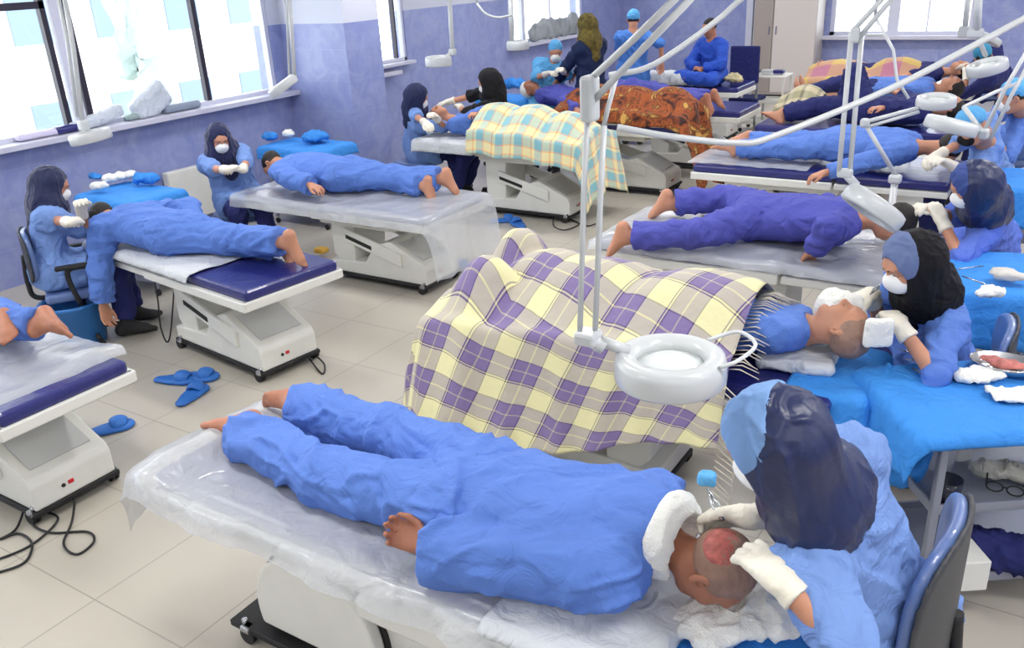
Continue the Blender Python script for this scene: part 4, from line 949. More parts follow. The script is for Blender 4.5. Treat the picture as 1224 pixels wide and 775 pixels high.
o = fr.build('blanket_fringe', mat('fringe_cream', (214, 206, 190), .9)); tag(o, 'cream and mauve tassel fringe along the head edge of the big check blanket', 'fringe')
bl = [x for x in bpy.data.objects if x.name == 'blanket'][0]; o.parent = bl; o.location = -bl.location; o.name = 'fringe'; del o['category']; del o['label']
PASTEL = plaid('pastel_check', [(0, (240, 226, 170)), (.30, (244, 150, 90)), (.36, (250, 236, 170)), (.5, (140, 190, 200)), (.86, (250, 170, 100)), (.92, (240, 226, 170))], [(0, (240, 228, 176)), (.30, (246, 160, 96)), (.36, (120, 180, 196)), (.5, (130, 190, 200)), (.86, (250, 170, 100)), (.92, (240, 226, 170))], .22, .2)
tag(drape('blanket', PASTEL, (-5.05, -3.84), (7.06, 7.80), .82, (.0, .62, .26, .3), (70, 60), body_hump([(-4.9, 7.42, .4, .36, .30), (-4.5, 7.42, .4, .34, .29), (-4.1, 7.42, .3, .3, .24)], 0), fold=.03, foldw=.2, flare=.15, seed=3),
    'pastel blue, cream and orange check blanket over the rear left sleeper', 'blanket')
BROWN = mat('brown_gold_pattern', (128, 74, 38), .8, wrinkle=.6, wscale=10, var=.1)
nt_ = BROWN.node_tree; nn_ = nt_.nodes.new('ShaderNodeTexNoise'); nn_.inputs['Scale'].default_value = 5; nn_.inputs['Detail'].default_value = 5; nn_.inputs['Distortion'].default_value = 1.5
cr_ = nt_.nodes.new('ShaderNodeValToRGB'); e_ = cr_.color_ramp.elements
e_[0].position = .36; e_[0].color = (*srgb((52, 26, 20)), 1); e_[1].position = .66; e_[1].color = (*srgb((206, 158, 80)), 1)
for pp_, cc_ in ((.44, (124, 60, 30)), (.52, (168, 88, 40)), (.58, (92, 48, 24))): q_ = e_.new(pp_); q_.color = (*srgb(cc_), 1)
tc_ = nt_.nodes.new('ShaderNodeTexCoord'); nt_.links.new(tc_.outputs['Object'], nn_.inputs['Vector']); nt_.links.new(nn_.outputs['Fac'], cr_.inputs[0]); nt_.links.new(cr_.outputs[0], nt_.nodes['Principled BSDF'].inputs['Base Color'])
tag(drape('blanket', BROWN, (-4.85, -3.36), (8.42, 9.12), .86, (.0, .85, .16, .2), (70, 50), body_hump([(-4.5, 8.75, .4, .34, .28), (-4.1, 8.75, .5, .30, .27), (-3.6, 8.75, .3, .28, .27)], 0), fold=.06, foldw=.16, flare=.2, seed=5),
    'brown and gold patterned blanket over the sleeper in the white cap, hanging off the foot', 'blanket')
PINKC = plaid('pink_yellow_check', [(0, (190, 160, 84)), (.5, (170, 104, 128))], [(0, (206, 178, 96)), (.5, (176, 112, 136))], .42, .42)
tag(drape('blanket', PINKC, (-2.93, -1.62), (11.6, 12.4), .86, (.3, .0, .35, .2), (50, 40), body_hump([(-1.9, 12, .4, .3, .24), (-2.6, 12, .5, .3, .2)], 0), fold=.03, seed=6),
    'pink and yellow check blanket over the sleeper by the back window', 'blanket')
OLIVEC = plaid('olive_cream_check', [(0, (190, 186, 150)), (.5, (120, 124, 100)), (.7, (206, 200, 170))], [(0, (196, 180, 150)), (.5, (130, 124, 96))], .16, .16)
tag(drape('blanket', OLIVEC, (-2.72, -2.3), (9.7, 10.2), .80, (.25, .0, .2, .2), (40, 40), body_hump([(-2.5, 9.95, .25, .25, .22)], 0), fold=.05, foldw=.1, seed=8),
    'crumpled olive and cream check cloth over the foot of the couch before the cabinet', 'blanket')
# sheets and clear plastic covers
tag(drape('plastic_sheet', FILM2, (-2.66, -.74), (1.51, 2.12), .752, (.30, .0, .11, .1), (90, 40), body_hump([(-2.58, 1.72, .10, .3, .06)], 0), fold=.045, foldw=.16, flare=.32, seed=2, thick=0), 'crinkled clear plastic sheet under the nearest sleeper, bunched past the feet', 'plastic sheet')
tag(drape('plastic_sheet', FILM2, (-5.95, -3.90), (4.80, 5.60), .713, (.0, .50, .12, .1), (80, 40), None, fold=.03, foldw=.25, flare=.12, seed=4, thick=0), 'clear plastic sheet hanging like a curtain over the foot of the third couch', 'plastic sheet')
tag(drape('plastic_sheet', FILM2, (-4.6, -3.86), (1.50, 2.20), .712, (.0, .06, .16, .03), (50, 40), body_hump([(-3.8, 2.1, .2, .2, .04)], 0), fold=.04, foldw=.12, flare=.3, seed=12, thick=0), 'clear plastic sheet rumpled under the bare feet at the left edge', 'plastic sheet')
tag(drape('paper_sheet', SHEETW, (-5.85, -4.45), (3.12, 3.80), .712, (.0, .0, .07, .03), (70, 40), None, fold=.02, flare=.2, seed=7, rot=-.13, centre=(-3.88, 3.46)), 'thin white sheet on the head half of the second couch', 'sheet')
tag(drape('plastic_sheet', FILM2, (-2.42, -.52), (4.70, 5.54), .762, (.08, .0, .07, .05), (80, 40), None, fold=.03, foldw=.12, flare=.2, seed=9, thick=0), 'greyish crinkled plastic cover beneath the violet blue sleeper', 'plastic sheet')
tag(drape('plastic_sheet', FILM2, (-2.7, -1.7), (6.98, 7.84), .762, (.03, .0, .0, .03), (50, 40), None, fold=.02, flare=.1, seed=10, thick=0), 'clear plastic over the foot half of the long navy pad', 'plastic sheet')
tag(drape('paper_sheet', SHEETW, (-5.75, -5.0), (7.08, 7.82), .77, (.08, .0, .14, .03), (40, 40), None, fold=.03, flare=.1, seed=11), 'white pad under the shoulders of the sleeper in the pastel check', 'sheet')
tag(drape('paper_sheet', SHEETW, (-4.3, -3.45), (8.42, 9.08), .79, (.0, .0, .04, .03), (40, 40), None, fold=.03, flare=.1, seed=13), 'white sheet under the brown patterned blanket', 'sheet')
tag(drape('paper_sheet', SHEETW, (-1.12, -.70), (1.50, 2.0), .764, (.0, .06, .05, .0), (40, 40), None, fold=.02, flare=.25, seed=14), 'quilted white pad at the head end of the nearest couch', 'sheet')
# ---------------------------------------------------------------- trolleys and what lies on them
def bdrape(label, bx, by, top, drops, rot=0, centre=None, seed=0, n=(50, 40), M=None, cat='surgical drape', name='surgical_drape', **k):
    kw = dict(fold=.035, foldw=.16, flare=.15, seed=seed, rot=rot, centre=centre); kw.update(k)
    return tag(drape(name, M or DRAPE, bx, by, top, drops, n, None, **kw), label, cat)
# nearest trolley, right edge
ca = .60; lx = V(math.cos(ca), math.sin(ca), 0); ly = V(-math.sin(ca), math.cos(ca), 0)
c1 = V(-.20, 3.02, 0)+lx*.45+ly*.22
cart('grey steel trolley at the right edge under blue drape, nearest of the instrument trolleys', c1[0], c1[1], .90, .50, z=.80, rz=ca, shelves=(.14, .46))
bdrape('bright blue drape over the nearest trolley at the right edge', (c1[0]-.50, c1[0]+.45), (c1[1]-.25, c1[1]+.27), .81, (.20, .1, .06, .12), rot=ca, centre=(c1[0], c1[1]), seed=21, n=(70, 50))
F = S(); lp = [W(1062, 440, .80), W(1052, 480, .74), W(1042, 520, .62), W(1050, 560, .50), W(1078, 572, .47), W(1100, 560, .50), W(1112, 520, .62), W(1110, 490, .76)]
lp = curve_pts(lp, 4)
for a, b in zip(lp[:-1], lp[1:]): F.cap(a, b, .026, .026, k=.02, n=(.9, .4, 0), sq=.45)
tag(blob('drape_loop', F, .008, DRAPE, disp=folds(.006, .06, seed=3)), 'twisted blue drape strip looping down beside the nearest trolley', 'drape strip')
def lay(px, py, z): return W(px, py, z)
q = W(1172, 447, .84); gauze('gauze_pad', 'square white gauze pad on the blue drape of the nearest trolley', 'gauze', q, (.075, .06, .010), R=Rz(.9))
q = W(1146, 452, .83); bundle('gauze_heap', 'small crumpled white gauze beside the red stained tray', 'gauze', q+V(0, 0, .01), (.05, .04, .03), GAUZE, 4, .012)
t = thing('kidney_dish', 'steel dish with red stained swabs on the nearest trolley', 'dish', W(1200, 440, .825))
MB().lathe([(.0, 0), (.10, 0), (.125, .03), (.13, .03), (.105, -.004), (0, -.004)], sy=.7).build('dish', STEEL, t)
bundle('x', 'x', 'x', (0, 0, .018), (.07, .05, .02), mat('stained_swab', (196, 120, 112), .8, var=.35, vscale=30), 5, .01).parent = t
for o_ in t.children:
    if o_.name.startswith('x'): o_.name = 'swabs'; del o_['label']; del o_['category']
q = W(1214, 472, .83); gauze('gauze_pad', 'white paper pad at the picture edge on the nearest trolley', 'gauze', q, (.09, .06, .006), R=Rz(.4))
for k, (a, b) in enumerate((((1075, 418), (1100, 424)), ((1080, 430), (1110, 432)), ((1090, 440), (1112, 452)))):
    pa, pb = W(*a, .835), W(*b, .835); t = thing('forceps', f'thin steel forceps lying on the nearest blue drape', 'forceps', pa, group='steel forceps on the nearest trolley')
    m = pb-pa; n_ = unit(V(-m[1], m[0], 0))
    for sgn in (-1, 1): MB().tube([(0, 0, 0), tuple(m*.6+n_*.006*sgn), tuple(m+n_*.012*sgn)], .0025, 6).build('blade', STEEL, t)
# middle shelf: dark tub, packet, bags, glasses, white frame
t = thing('cup', 'dark translucent tub on the middle shelf of the nearest trolley', 'tub', W(1130, 600, .475)); MB().lathe([(0, 0), (.042, 0), (.05, .10), (.046, .10), (.04, .006), (0, .006)]).build('cup_body', mat('smoked_plastic', (46, 48, 60), .15, alpha=.85), t)
q = W(1153, 541, .50); gauze('packet', 'white paper packet standing on the trolley middle shelf', 'packet', q, (.035, .012, .045), R=Rz(.8), amp=.003)
q = W(1205, 565, .50); bundle('plastic_bag', 'crumpled pale bags on the middle shelf of the nearest trolley', 'bag', q, (.10, .05, .05), mat('pale_bag', (206, 204, 190), .4, wrinkle=.8, wscale=20), 6, .015)
t = thing('eyeglasses', 'black framed eyeglasses on the trolley middle shelf', 'eyeglasses', W(1200, 590, .49))
m = MB()
for k in (-1, 1): m.tube([(k*.034+.028*math.cos(a), .0, .02+.02*math.sin(a)) for a in np.linspace(0, 2*PI, 15)], .003, 6, False)
m.tube([(-.006, 0, .025), (.006, 0, .025)], .003, 6); m.build('rim', DARK, t)
for k in (-1, 1): MB().tube([(k*.062, 0, .028), (k*.066, .10, .02), (k*.062, .13, .002)], .003, 6).build('temple', DARK, t)
t = thing('holder', 'small white wire frame beside the looping drape strip', 'holder', W(1075, 545, .47)); mm = MB(); 
mm.tube([(-.05, -.03, .0), (.05, -.03, .0), (.05, .03, .01), (-.05, .03, .01), (-.05, -.03, .0)], .006, 8).build('frame', WHITE, t)
# bottom shelf
t = thing('carton', 'white medicine carton with a green band on the trolley bottom shelf', 'box', W(1150, 690, .16), ca); MB().box((0, 0, .065), (.10, .16, .13), .004).build('carton_body', WHITE, t); MB().box((-.051, 0, .07), (.002, .14, .03)).build('band', mat('pale_green', (150, 206, 170), .5), t)
q = W(1205, 660, .22); bundle('bag', 'dark navy bag stuffed on the trolley bottom shelf', 'bag', q, (.16, .10, .09), NAVY, 6, .02)
t = thing('bag', 'red bag under the blue drape between the two near couches', 'bag', (0, 0, 0)); F = S(); q = W(1020, 487, .45)
F.box(q, (.10, .07, .09), R=Rz(.5), rd=.03); o_ = blob('bag_body', F, .012, REDC, t, disp=folds(.012, .08)); o_ = MB().tube(curve_pts([q+V(-.06, 0, .08), q+V(-.02, -.04, .16), q+V(.04, 0, .08)]), .006).build('handle', REDC, t)
# second trolley (right, behind the black hood)
cart('grey trolley under blue drape behind the black hooded operator', .10, 4.95, .70, .50, z=.80, rz=.35)
bdrape('blue drape sagging over the second trolley on the right', (-.36, .50), (4.62, 5.22), .815, (.1, .1, .30, .15), rot=.25, centre=(.1, 4.9), seed=23)
q = W(1188, 350, .86); bundle('gauze_heap', 'white gauze lump on the second right hand trolley', 'gauze', q, (.07, .05, .03), GAUZE, 4, .012)
q = W(1210, 330, .86); bundle('gauze_heap', 'pale crumpled pouch near the edge of the second right hand trolley', 'gauze', q, (.10, .05, .025), mat('pale_pouch', (200, 196, 190), .5), 4, .012)
for k, (a, b) in enumerate((((1145, 322), (1175, 318)), ((1150, 330), (1178, 340)))):
    pa, pb = W(*a, .84), W(*b, .84); t = thing('forceps', 'thin steel forceps on the second right hand trolley', 'forceps', pa, group='steel forceps on the second right trolley'); m_ = pb-pa
    MB().tube([(0, 0, 0), tuple(m_)], .004, 6).build('shaft', STEEL, t)
# clear bags under it
q = W(1190, 395, .42); bundle('plastic_bag', 'crumpled clear bags on the floor tray beneath the second right trolley', 'bag', q, (.16, .10, .07), FILM, 6, .02)
# third, fourth
cart('trolley under blue drape on the right, beside the operator in the pale blue cap', .12, 7.0, .60, .50, z=.82)
bdrape('blue drape on the trolley at the right edge below the turquoise cap', (-.32, .45), (6.65, 7.25), .835, (.12, .1, .28, .1), seed=24)
cart('trolley under blue drape at the window wall between the first two operators', -6.52, 4.20, .70, .45, z=.80, rz=.1)
bdrape('blue drape with white lining on the trolley at the window wall', (-6.88, -6.16), (3.98, 4.42), .815, (.06, .12, .10, .08), seed=25, fold=.03)
cart('trolley under blue drape in front of the column', -6.55, 6.28, .75, .45, z=.80)
bdrape('blue drape on the trolley in front of the column', (-6.95, -6.15), (6.05, 6.52), .815, (.08, .12, .14, .08), seed=26, fold=.03)
for k, (px, py) in enumerate(((128, 214), (142, 211), (158, 209), (120, 222))): bundle('gauze_heap', 'crumpled white gauze on the window wall trolley', 'gauze', W(px, py, .88), (.08, .06, .045), GAUZE, 4, .012, 'white gauze heaps on the window wall trolley', .014)
bundle('drape_roll', 'folded blue cloth at the back of the window wall trolley', 'cloth', W(110, 212, .87), (.09, .05, .03), DRAPE, 4, .015, None, .014)
bundle('drape_roll', 'balled blue cloth at the right end of the window wall trolley', 'cloth', W(175, 214, .88), (.09, .07, .06), DRAPE, 4, .02, None, .014)
bundle('gauze_heap', 'white gauze heap on the column trolley', 'gauze', W(345, 160, .89), (.09, .06, .045), GAUZE, 5, .015, None, .016)
bundle('drape_roll', 'heaped blue cloth at the right end of the column trolley', 'cloth', W(378, 164, .88), (.14, .10, .06), DRAPE, 5, .025, None, .016)
bundle('drape_roll', 'blue cloth lump at the left end of the column trolley', 'cloth', W(322, 163, .88), (.09, .07, .05), DRAPE, 5, .02, None, .016)
cart('small trolley behind the black hooded operator of the pastel couch', -6.05, 9.35, .6, .4, z=.85)
bdrape('blue drape on the trolley behind the big black hood', (-6.35, -5.7), (9.15, 9.55), .865, (.05, .1, .1, .05), seed=27, fold=.03)
bundle('drape_roll', 'heaped blue cloth behind the big black hood', 'cloth', W(612, 100, .95), (.15, .12, .09), DRAPE, 5, .03, None, .02)
# pillow and things near the man
F = S(); q = W(795, 93, .86); F.box(q, (.36, .20, .08), R=Rz(.1), rd=.06); tag(blob('pillow', F, .018, SHEETW, disp=folds(.015, .1)), 'white pillow on the couch beside the cross legged man', 'pillow')
cart('white side table with clutter before the steel cabinet', -3.72, 12.55, .62, .42, z=.80, mt=WHITE)
bundle('cloth_heap', 'cream and olive cloth heap on the white side table', 'cloth', W(878, 93, .86), (.13, .12, .07), mat('cream_olive_cloth', (200, 190, 150), .8, var=.3, vscale=16), 5, .03, None, .02)
for k, (px, py) in enumerate(((893, 96), (908, 96), (901, 98.5))): tag(recentre(MB().box((-3.88+k*.17, 12.5, .835), (.14, .12, .05), .01).build('tray', (DKV, WHITEP, NAVYV)[k])), ('dark tray on the white side table', 'white tray on the white side table, right of the dark one', 'navy tray at the front of the white side table')[k], 'tray')
# ---------------------------------------------------------------- cloths at the heads
C = (-.66, 1.80, .92)
F = S(); hp = V(-.745, 1.85, .925)
F.ell(hp, (.085, .135, .125), k=.02); F.ell(hp+V(.09, -.01, -.02), (.10, .10, .10), op='s', k=.01); F.ell(hp-V(.10, 0, .0), (.08, .30, .30), op='s', k=.01); F.plane(Z, .85)
tag(blob('neck_towel', F, .007, GAUZE, disp=folds(.010, .08, axis=Y, seed=4)), 'white towel folded round the neck of the nearest sleeper', 'towel')
F = S()
for a, b in (((812, 735), (905, 710)), ((850, 760), (925, 735)), ((905, 705), (935, 735))): F.cap(W(*a, .74), W(*b, .78), .05, .045, k=.05, n=Z, sq=.35)
tag(blob('gauze_cloth', F, .007, GAUZE, disp=folds(.014, .07, seed=6, ridge=.8)), 'creased white cloth under the face of the nearest sleeper', 'cloth')
bdrape('blue drape hanging below the face of the nearest sleeper', (-.66, -.40), (1.52, 1.98), .70, (.0, .12, .15, .1), seed=31, n=(40, 40), fold=.03)
F = S(); head_prims(F, V(-.60, 1.825, .885), frame((.25, 0, -1), (1, 0, .2)))
F.ops = [('u', (lambda f0: lambda p: f0(p)-.0035)(F.ops[0][1]), .01)]; Rg = frame((.25, 0, -1), (1, 0, .2)); F.ell(V(-.60, 1.825, .885)+Rg@V(0, -.02, .03), (.0800, .098, .088), Rg)
F.ops.append(('i', lambda p: np.linalg.norm((p-V(-.57, 1.80, .985))*V(1, 1, .7), axis=1)-.052, .004))
tag(blob('graft_patch', F, .005, mat('raw_scalp', (176, 92, 84), .5, var=.3, vscale=60)), 'reddened patch on the shaved crown of the nearest sleeper', 'wound')
F = S(); g = V(-.645, 3.44, 1.0)
q = W(1003, 366, 1.02); F.ell(q, (.085, .10, .05)); F.ell(W(990, 372, .98), (.05, .10, .09)); F.cap(q, W(1028, 358, 1.05), .03, .02, k=.03)
tag(blob('head_cloth', F, .009, GAUZE, disp=folds(.014, .07, seed=8, ridge=.8)), 'white cloth wrapped over the brow of the sleeper under the purple check', 'cloth')
F = S(); F.box(W(1050, 398, 1.0), (.055, .02, .06), R=Rz(.5), rd=.015); tag(blob('gauze_pad', F, .008, GAUZE, disp=folds(.004, .03, axis=Z)), 'thick white pad held at the cheek of the sleeper under the purple check', 'gauze')
F = S(); F.box(W(955, 425, .80), (.16, .14, .035), R=Rz(.1), rd=.035); tag(blob('pillow', F, .012, SHEETW, disp=folds(.015, .09)), 'white plastic covered pillow under the shoulders beneath the purple check', 'pillow')
bdrape('blue drape bunched below the head of the purple check sleeper', (-.76, -.52), (3.22, 3.66), .775, (.02, .16, .16, .05), seed=33, n=(40, 40), fold=.03)
# instruments in hand
def tool(label, a, b, tip=None, r=.004):
    t = thing('forceps', label, 'instrument', a); m = MB()
    a, b = np.asarray(a), np.asarray(b); s_ = unit(np.cross(b-a, Z))*.008
    m.tube([(0, 0, 0), tuple((b-a)*.5+s_), tuple(b-a)], [r, r*.9, r*.4], 8); m.tube([(0, 0, 0), tuple((b-a)*.5-s_), tuple(b-a)], [r, r*.9, r*.4], 8); m.build('blades', STEEL, t); return t
tool('steel forceps in the glove of the nearest operator, pointing up left', W(864, 622, 1.02), W(846, 585, 1.06), r=.006)
F = S(); q = W(845, 572, 1.06); F.box(q, (.026, .022, .018), R=Rz(.4), rd=.010); tag(blob('tool_tip', F, .006, CAPM, disp=folds(.004, .03)), 'pale blue pad held up by the nearest operator forceps', 'pad')
tool('thin probe held over the face of the purple check sleeper', W(1040, 352, 1.05), W(1052, 340, 1.14), r=.004)
# red fresh patch on the scalp
# ---------------------------------------------------------------- magnifier lamps
# nearest lamp
d = 1.85; hc = D(801, 438, d)
J1, J2 = D(703, 98, 1.70), D(712, 128, 1.70)
lamp('large white oval magnifier lamp in the middle foreground with handle and twin rods', (), [(D(703, 403, 1.86), (.05, .05, .03)), (D(705, 118, 1.70), (.03, .04, .09))], hc, Z, r=.120, h=.066,
     arms=[([D(693, 404, 1.86), D(698, 230, 1.78), D(704, 96, 1.70)], .0062), ([D(711, 404, 1.86), D(718, 230, 1.76), D(722, 150, 1.72)], .0062),
           ([D(700, 100, 1.70), D(752, 52, 1.60), D(812, -6, 1.50)], .0068), ([D(708, 122, 1.70), D(765, 62, 1.60), D(830, -6, 1.50)], .0068), ([D(722, 150, 1.72), D(727, 128, 1.71), D(736, 95, 1.69)], .005)],
     brackets=[(D(700, 402, 1.86), D(722, 416, 1.86), .017), (D(718, 408, 1.86), D(752, 420, 1.86), .013)])
t = [o_ for o_ in bpy.data.objects if o_.name.startswith('magnifier_lamp')][0]
MB().tube(curve_pts([hc+V(.045, .10, .03), hc+V(.10, .14, .045), hc+V(.155, .09, .045), hc+V(.145, .01, .04), hc+V(.115, -.02, .03)], 6), .0045).build('handle', WHITEP, t, world=True)
def arm_thing(label, pts, r, M=None, up=True):
    e = max((pts[0], pts[-1]), key=lambda q: q[2]); m_ = MB().tube(pts, r, 12)
    if up: m_.tube([e, (e[0], e[1], 3.3)], r, 12)
    o_ = m_.build('lamp_arm', M or WHITEP); tag(recentre(o_), label, 'lamp arm'); return o_
arm_thing('long curved grey lamp arm sweeping from the centre to the upper right', curve_pts([D(738, 152, 2.3), D(800, 163, 2.3), D(880, 171, 2.3), D(925, 163, 2.3), D(1060, 108, 2.3), D(1150, 62, 2.3), D(1250, 8, 2.3)], 6), .0088)
arm_thing('short curved lamp arm behind the twin rods of the large lamp', curve_pts([D(728, 90, 2.6), D(780, 78, 2.6), D(850, 30, 2.6), D(880, 4, 2.6), D(900, -12, 2.6)], 6), .0088)
# lamp over the violet blue sleeper
lamp('white magnifier lamp tilted on twin rods above the violet blue sleeper', (), [(D(1022, 42, 2.8), (.03, .03, .05)), (D(1010, 207, 2.9), (.05, .03, .03))], D(1044, 248, 2.9), unit(.55*CR+.8*Z+.1*Y), r=.112, h=.06,
     arms=[([D(1003, 205, 2.9), D(1018, 38, 2.8)], .0085), ([D(1016, 205, 2.9), D(1030, 44, 2.8)], .0085), ([D(1018, 38, 2.8), D(1050, 4, 2.75), D(1062, -10, 2.75)], .0085), ([D(1026, 46, 2.8), D(1058, 8, 2.75), D(1074, -8, 2.75)], .0085)],
     brackets=[(D(1010, 207, 2.9), D(1024, 222, 2.9), .014)])
arm_thing('thin grey rod crossing above the pink check blanket', [D(1046, 20, 4.6), D(1068, 60, 4.6), D(1072, 95, 4.6), D(1086, 118, 4.6)], .0085)
lamp('round white magnifier lamp on an angled arm, right of the twin rods', (), [(D(1034, 147, 4.9), (.05, .05, .05)), (D(1070, 214, 5.0), (.07, .06, .05))], D(1119, 121, 5.0), unit(Z-.1*Y), r=.11, h=.06,
     arms=[([D(1098, 129, 5.0), D(1034, 146, 4.9)], .012), ([D(1098, 134, 5.0), D(1036, 152, 4.9)], .010), ([D(1034, 148, 4.9), D(1072, 212, 5.0)], .013), ([D(1070, 214, 5.0), (*D(1070, 214, 5.0)[:2], .01)], .02)])
lamp('white lamp head seen side on above the pale blue cap', (), [(D(1176, 160, 4.2), (.05, .05, .05))], D(1137, 150, 4.2), unit(Z+.25*CR), r=.125, h=.06,
     arms=[([D(1176, 158, 4.2), D(1202, 105, 4.1), D(1240, 40, 4.0)], .010), ([D(1184, 166, 4.2), D(1210, 112, 4.1), D(1250, 40, 4.0)], .010), ([D(1176, 160, 4.2), D(1152, 128, 4.3)], .012), ([D(1152, 128, 4.3), D(1190, 110, 4.6), D(1215, 100, 4.8)], .010)])
lamp('white shallow lamp head above the sleeper of the pink check blanket', (), [(D(1166, 40, 7.0), (.12, .08, .08))], D(1180, 80, 7.2), unit(Z-.3*CR), r=.16, h=.09,
     arms=[([D(1168, 42, 7.0), D(1170, -10, 6.8)], .03), ([D(1168, 44, 7.0), D(1178, 66, 7.2)], .02)])
lamp('white bulb shaped lamp head at the back on the right, on a wall arm', (), [(D(1153, 38, 9.), (.12, .08, .12))], D(1180, 46, 9.), unit(Z+.5*CR), r=.15, h=.07, arms=[([D(1153, 38, 9.), D(1158, -10, 8.8)], .03), ([D(1153, 38, 9.), D(1176, 44, 9.)], .02)])
lamp('white flat lamp head before the left window sill', (), [(D(100, 150, 4.6), (.05, .05, .06))], D(108, 163, 4.6), unit(Z-.15*CR), r=.11, h=.055,
     arms=[([D(99, 150, 4.6), D(88, 60, 4.5), D(76, -10, 4.4)], .013), ([D(93, 140, 4.6), D(80, 48, 4.5), D(68, -10, 4.4)], .009)])
lamp('white tilted lamp head hanging beside the window corner', (), [(D(350, 94, 6.0), (.05, .05, .06))], D(338, 103, 6.0), unit(Z-.55*CR-.1*Y), r=.115, h=.06,
     arms=[([D(352, 94, 6.0), D(349, 40, 5.9), D(345, -10, 5.8)], .014), ([D(346, 90, 6.0), D(343, 10, 5.9), D(336, -10, 5.8)], .010)])
lamp('white lamp head hanging before the rear blue wall', (), [(D(541, 62, 8.0), (.06, .06, .06))], D(524, 73, 8.0), Z, r=.125, h=.09,
     arms=[([D(541, 62, 8.0), D(539, 30, 7.9), D(537, -10, 7.8)], .022), ([D(541, 62, 8.0), D(532, 70, 8.)], .02)])
arm_thing('pale curved cable on the rear blue wall left of the window', curve_pts([D(570, 4, 9.), D(580, 16, 9.), D(595, 21, 9.), D(612, 18, 9.)], 5), .012)
# lamp pole by the window
lamp('white lamp head on an upright rod at the rear window corner', (), [], D(619, 54, 9.7), Z, r=.13, h=.10, arms=[([D(612, 50, 9.7), D(610, -8, 9.5)], .03)])
# ---------------------------------------------------------------- floor things
for (px, py, a, lab) in ((208, 453, -1.15, 'blue rubber slipper on the tiles, left one of the crossed pair'), (228, 472, .35, 'blue rubber slipper with open top, nearest of the crossed pair'), (128, 512, -.5, 'blue slipper half hidden behind the left edge base'),
                         (600, 263, -.9, 'blue slipper beneath the pastel check couch, left of its pair'), (620, 268, .9, 'blue slipper beneath the pastel check couch, right of its pair'), (236, 449, -1.2, 'blue slipper lying behind the crossed pair')):
    q = W(px, py, .02); clog(lab, q[0], q[1], a, group=None, L=1.05, M=SLIP).scale = (1.15, 1.15, 1.15)
q = W(551, 318, .07); bundle('shoe_cover', 'crumpled blue shoe cover on the caster of the sheeted couch', 'shoe cover', q, (.07, .06, .05), SLIP, 5, .015, None, .009)
q = W(93, 388, .14); t = thing('waste_bin', 'round blue plastic bin on the floor by the seated operator', 'bin', (q[0], q[1], 0))
BIN = mat('blue_bin', (52, 122, 196), .4)
MB().lathe([(0, .006), (.17, .006), (.175, .01), (.205, .30), (.225, .31), (.228, .33), (.215, .335), (.195, .31), (.165, .02), (0, .02)], seg=36).build('tub', BIN, t)
def floor_cord(label, pts, z=.008, r=.006):
    o_ = MB().tube(curve_pts([(*W(x, y, z)[:2], zz) for x, y, zz in pts], 8), r, 8).build('power_cord', CORD); tag(recentre(o_), label, 'cord')
floor_cord('black power cord looping on the floor below the left edge base', [(98, 575, .12), (88, 620, .02), (76, 650, .008), (92, 663, .008), (112, 648, .008), (104, 636, .008), (60, 637, .008), (38, 626, .008), (46, 612, .008), (70, 622, .015), (40, 650, .008), (0, 668, .008), (-20, 670, .008)])
floor_cord('second black cord curling toward the lower left picture corner', [(36, 606, .06), (20, 632, .01), (0, 645, .008), (22, 638, .008), (38, 650, .008), (30, 672, .008), (0, 684, .008), (-20, 686, .008)])
floor_cord('black cord coiled on the floor beneath the pastel check couch', [(662, 262, .05), (662, 270, .008), (675, 275, .008), (692, 268, .008), (680, 262, .012), (700, 270, .008), (712, 268, .01)])
floor_cord('looped cord under the second couch beside its rear wheel', [(192, 362, .45), (196, 390, .25), (196, 408, .1), (205, 410, .06), (222, 360, .4)])
floor_cord('cord loop hanging from the second couch front wheel', [(356, 420, .10), (370, 432, .03), (385, 447, .008), (388, 438, .02), (376, 428, .04)])
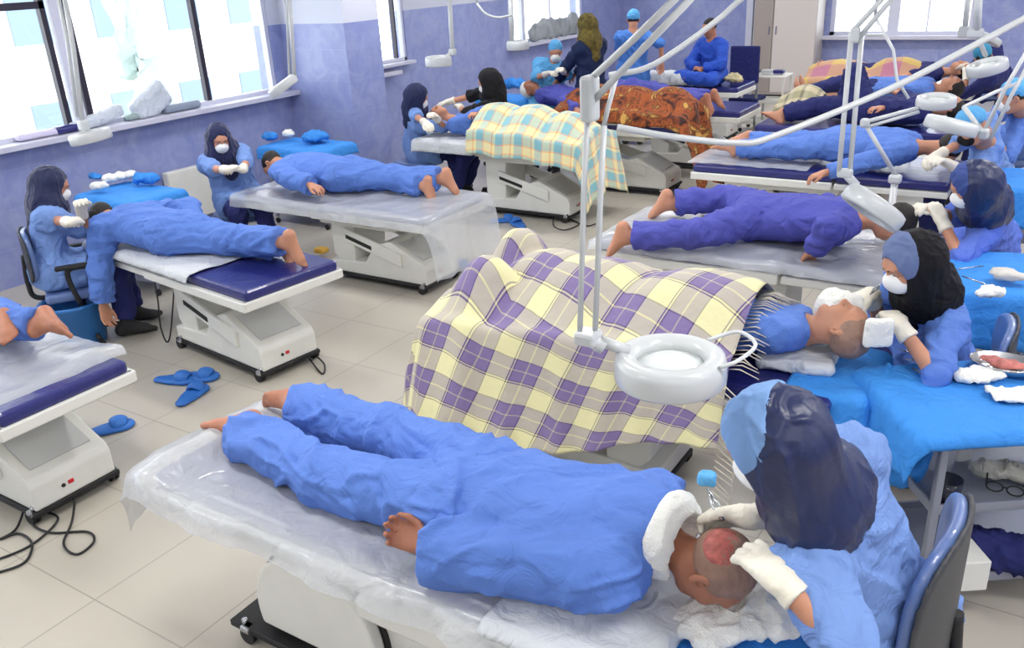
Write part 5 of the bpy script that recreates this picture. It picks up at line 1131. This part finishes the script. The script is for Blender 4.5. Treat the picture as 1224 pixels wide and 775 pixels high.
floor_cord('dark cord loop under the long navy pad couch', [(905, 240, .05), (905, 233, .2), (920, 230, .22), (930, 236, .1), (925, 243, .02)])
# ---------------------------------------------------------------- on the window sill
PALEBAG = mat('pale_plastic_pack', (214, 222, 232), .35, wrinkle=.8, wscale=14, alpha=.9)
for (px, py, r_, M_, lab, ry) in ((98, 143, (.05, .30, .06), PALEBAG, 'white plastic pack lying on the sill behind the flat lamp', .2), (165, 122, (.06, .22, .13), PALEBAG, 'clear bulging plastic pack leaning on the sill', .5), (186, 140, (.05, .14, .03), mat('sage_pack', (150, 170, 168), .5), 'grey green pack lying right of the bulging one', .0),
                                  (225, 128, (.05, .22, .04), mat('grey_box', (140, 152, 170), .5), 'grey blue flat box on the sill near the mullion', .0), (70, 153, (.06, .13, .035), NAVYV, 'navy box on the sill behind the flat lamp', .0), (35, 160, (.05, .20, .03), mat('lilac_papers', (214, 208, 232), .7), 'stack of pale papers at the left end of the sill', .0)):
    F = S(); q = W(px, py, 1.21+r_[2]); q[0] = XW+.03; R_ = np.array(Matrix.Rotation(ry, 3, 'X')); F.box(q, r_, R=R_, rd=min(r_)*.8); F.plane(Z, 1.212)
    tag(blob('pack', F, .014, M_, disp=folds(.008 if M_ is PALEBAG else .002, .07)), lab, 'package')
q = V(XW+.05, 13.6, 1.23); F = S()
for k in range(6): F.ell((XW+.09, 12.5+k*.26, 1.36+.04*(k % 2)), (.06, .2, .16+.03*(k % 3)), k=.04)
F.plane(Z, 1.238); tag(blob('plastic_bag', F, .03, mat('grey_clear_bag', (150, 156, 160), .4, wrinkle=.8, wscale=8, var=.3), disp=folds(.03, .15)), 'greyish clear bags heaped on the rear window sill', 'bag')
tag(recentre(MB().box((-2.95, YB-.12, 1.03), (.28, .12, .04), .01).build('box', WHITEP)), 'small white box on the back window sill', 'box')
# yellow card, vent switch by the couches
t = thing('yellow_bag', 'yellow packet on the second couch far shelf near the sheeted couch', 'packet', W(384, 299, .06)); MB().box((0, 0, 0), (.12, .1, .05), .02).build('packet_body', YEL, t)
